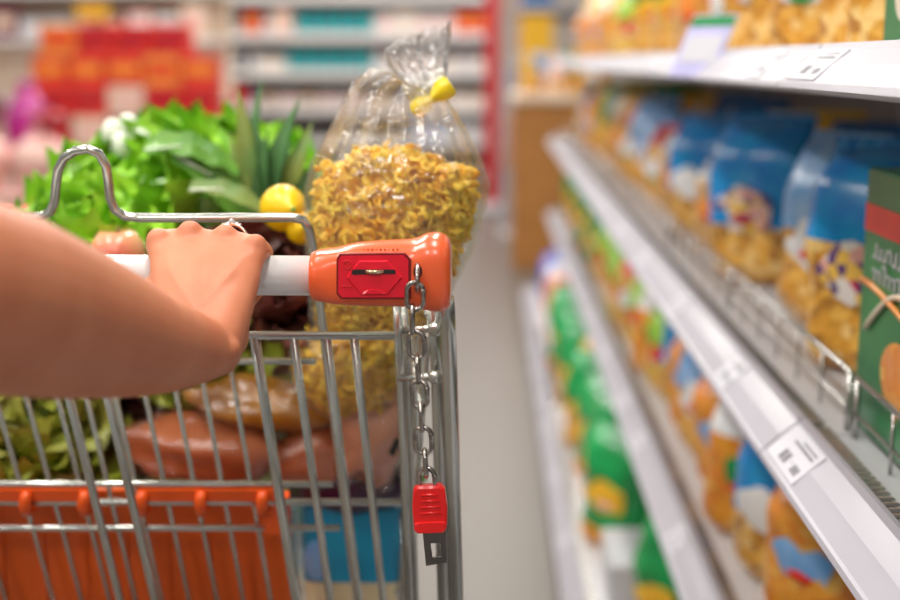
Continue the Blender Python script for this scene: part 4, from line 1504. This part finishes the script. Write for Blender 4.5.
def region1(rg):
    py = rg.uniform(150, 325)
    s_ = sec_at(py)
    if not s_:
        return None, False
    an = rg.uniform(0, 2 * PI)
    rad = rg.uniform(.72, .93)
    hw = (s_[1] - s_[0]) / 2 - 9
    px = (s_[0] + s_[1]) / 2 + math.cos(an) * hw * rad
    if py < top_line(px) + 4:
        return None, False
    y = YBG + math.sin(an) * (s_[2] - .007) * rad
    # keep the true height of the place, not the picture's
    q = P3(px, py, YBG)
    return Vector((q.x, y, q.z)), True


core = []
for py in (324, 310, 285, 250, 212, 190, 175, 166):
    s_ = sec_at(py)
    a, b_ = P3(s_[0] + 14, py, YBG), P3(s_[1] - 16, py, YBG)
    c = (a + b_) / 2
    core.append([c + (b_ - a) / 2 * math.cos(q) * (1 if py > 170 else .85) + Vector((0, 1, 0)) * math.sin(q) * (s_[2] - .016) + Vector((0, 0, .003 * math.sin(q * 7))) - bagc for q in [2 * PI * j / 24 for j in range(24)]])
cm = MB().loft(core)
pasta_fill(pb, region1, 1500, 4, bagc, core=(cm.v, cm.f))
# second bag beneath, behind the gate
b2c = P3(350, 365, 1.13)
pb2 = thing('pasta_bag', 'bag of yellow pasta lying lower behind the gate wires, under the tied bag', 'bag of pasta', b2c)
lump((0, 0, 0), (.056, .040, .052), 9, .06, n=40, m=26, rot=Euler((0, R(8), 0))).build('film_body', M_film, pb2)
cm2 = lump((0, 0, 0), (.043, .028, .040), 9, .1)


def region2(rg):
    th_, a = math.acos(rg.uniform(-1, 1)), rg.uniform(0, 2 * PI)
    u = Vector((math.sin(th_) * math.cos(a) * .048, math.sin(th_) * math.sin(a) * .032, math.cos(th_) * .045)) * rg.uniform(.85, .98)
    return b2c + u, True


pasta_fill(pb2, region2, 450, 6, b2c, core=(cm2.v, cm2.f))

# ------------------------------------------------------------------ the shopper's arm
W = Vector((at(200, 350, .782).x, .782, at(200, 350, .782).z))
E = Vector((-.262, .525, 1.058))
S = Vector((-.36, .30, 1.27))
body = MB()


def ell(c, ax, up, a, b, n=28):
    """ring at c, normal to ax; a = half size along side, b = half size along up"""
    ax = ax.normalized()
    side = ax.cross(up).normalized()
    u = side.cross(ax).normalized()
    return [c + side * math.cos(t_) * a + u * math.sin(t_) * b for t_ in [2 * PI * q / n for q in range(n)]]


fa = (E - W)
Z = Vector((0, 0, 1))
rings = []
for v, a, b_, dz_ in ((-.06, .020, .018, .002), (.0, .026, .021, 0), (.06, .028, .0245, -.001), (.16, .0295, .029, -.003), (.3, .034, .0345, -.003), (.5, .040, .0415, -.001), (.72, .045, .0465, .001), (.88, .045, .0475, 0), (1.0, .043, .045, -.002), (1.08, .036, .036, 0)):
    rings.append(ell(W + fa * v + Z * dz_, fa, Z, a, b_))
body.loft(rings)
ua = S - E
rings = []
for v, r_ in ((-.1, .030), (0, .042), (.2, .044), (.5, .046), (.8, .052), (1.0, .056), (1.12, .045), (1.18, .02)):
    rings.append(ell(E + ua * v, ua, Vector((0, 1, 0)), r_, r_ * 1.02))
body.loft(rings)
mcp = [Vector(at(160, 244, .850)), Vector(at(191, 237, .853)), Vector(at(226, 240, .851)), Vector(at(256, 249, .843))]
K = (mcp[0] + mcp[3]) / 2
la = (mcp[1] * .5 + mcp[2] * .5) - W
sx = (mcp[3] - mcp[0]).normalized()
nn = la.cross(sx).normalized()
if nn.y > 0:
    nn = -nn
rings = []
for v, hw, ht, off in ((-.10, .023, .019, -.002), (.0, .0265, .0205, 0), (.18, .030, .0185, .001), (.4, .0345, .0165, .0), (.65, .0385, .015, 0), (.85, .0405, .0115, .0005), (1.0, .0390, .0085, .0015), (1.06, .036, .006, .002)):
    c = W + la * v + sx * (-.001 * v) - nn * off
    ring = []
    for q in range(36):
        an = 2 * PI * q / 36
        ca, sa = math.cos(an), math.sin(an)
        ring.append(c + sx * math.copysign(abs(ca) ** .8, ca) * hw + nn * math.copysign(abs(sa) ** .8, sa) * ht)
    rings.append(ring)
body.loft(rings)


def chainfinger(pts, rs, sub=5):
    P_, R_ = [], []
    for i in range(len(pts) - 1):
        for s_ in range(sub):
            t_ = s_ / sub
            P_.append(pts[i].lerp(pts[i + 1], t_))
            R_.append(rs[i] + (rs[i + 1] - rs[i]) * t_)
    P_.append(pts[-1])
    R_.append(rs[-1])
    body.tube(P_, R_, 18)
    for p, r_ in zip(pts, rs):
        body.ball(p, r_ * 1.0, 16, 10)


fl = [1.0, 1.08, 1.0, .82]
for i, m in enumerate(mcp):
    k = fl[i]
    r0 = (.0102, .0104, .0098, .0092)[i]
    spread = Vector(((-.002, 0, .0005, -.0035)[i], 0, 0))
    pip = Vector((m.x, YH + .0245, hz + (.0165, .0175, .0175, .012)[i])) + spread
    dip = Vector((m.x, YH + .0235, hz - .0135)) + spread * 2.6
    tip = Vector((m.x, YH + .004, hz - .0250 + (.004 if i == 3 else 0))) + spread * 3.8
    root = W + la * .45 + (m - (W + la)) * .6 - nn * .001
    chainfinger([root, m, pip, dip, tip], [.0085, r0, r0 * .92, r0 * .84, r0 * .74])
    body.ball(m + nn * .0030 + la.normalized() * .001, (r0 * .90, r0 * .9, r0 * .88), 16, 10)
    # extensor tendon towards the wrist
    body.tube([m + nn * .002, W + la * .6 + (m - (W + la)) * .55 + nn * .0125, W + la * .2 + nn * .017], [.0045, .0036, .0022], 10)
# thumb: from the index side of the palm, under the bar
tb0 = W + la * .22 - sx * .020 - nn * .004
tb1 = W + la * .50 - sx * .036 - nn * .006
tb1.y = YH - .031
tb2 = Vector((tb1.x - .004, YH - .022, hz - .022))
tb3 = Vector((tb1.x - .001, YH - .003, hz - .0285))
chainfinger([tb0, tb1, tb2, tb3], [.0165, .0128, .0108, .0088])
# ulnar bump of the wrist, heel of the hand
body.ball(W + Vector((.018, -.010, .003)), (.011, .010, .009), 16, 10)
body.ball(W + la * .22 + sx * .016 - nn * .009, (.014, .014, .018), 16, 10)
o = body.build('arm_and_hand', M_skin)
md = o.modifiers.new('r', 'REMESH')
md.mode = 'VOXEL'
md.voxel_size = .0019
md.use_smooth_shade = True
ms = o.modifiers.new('s', 'SMOOTH')
ms.factor = .5
ms.iterations = 9
dg = bpy.context.evaluated_depsgraph_get()
me = bpy.data.meshes.new_from_object(o.evaluated_get(dg))
bpy.data.objects.remove(o)
me.name = 'arm_and_hand'
me.polygons.foreach_set('use_smooth', [True] * len(me.polygons))
person = thing('person', 'person reaching in with bare arm, hand on the white handle, wearing a ring', 'person', (S.x, S.y, 0))
o = bpy.data.objects.new('arm_and_hand', me)
col.objects.link(o)
o.parent = person
o.location = (-S.x, -S.y, 0)
if not me.materials:
    me.materials.append(M_skin)
# ring on the ring finger
m = mcp[2]
pip = Vector((m.x + .0005, YH + .0245, hz + .0175))
fd = (pip - m).normalized()
rc = m + fd * .0125 + Vector((.001, 0, .0014))
si = fd.cross(Z).normalized()
uu = si.cross(fd).normalized()
rp = [rc + si * math.cos(a) * .0112 + uu * math.sin(a) * .0112 for a in [2 * PI * q / 36 for q in range(36)]]
PI_ = Vector((S.x, S.y, 0))
ringo = MB().tube(rp, .0011, 10, closed=True).build('finger_ring', M_gold, person, True, PI_)
ctr = rc + uu * .0122
g = MB()
for q in range(-3, 4):
    a = PI / 2 + q * .17
    g.ball(rc + si * math.cos(a) * .0124 + uu * math.sin(a) * .0124, .0010, 8, 6)
g.ball(ctr + uu * .0008, (.0026, .0026, .0020), 8, 5)
for q in range(6):
    a = q * PI / 3
    g.ball(ctr + (si * math.cos(a) + fd * math.sin(a)) * .0026, .0009, 8, 6)
g.build('ring_stones', M_gem, ringo, False, PI_)

sc.view_settings.view_transform = 'Standard'
sc.view_settings.look = 'None'
sc.view_settings.gamma = 1
sc.view_settings.use_curve_mapping = False
sc.view_settings.exposure = -1.22
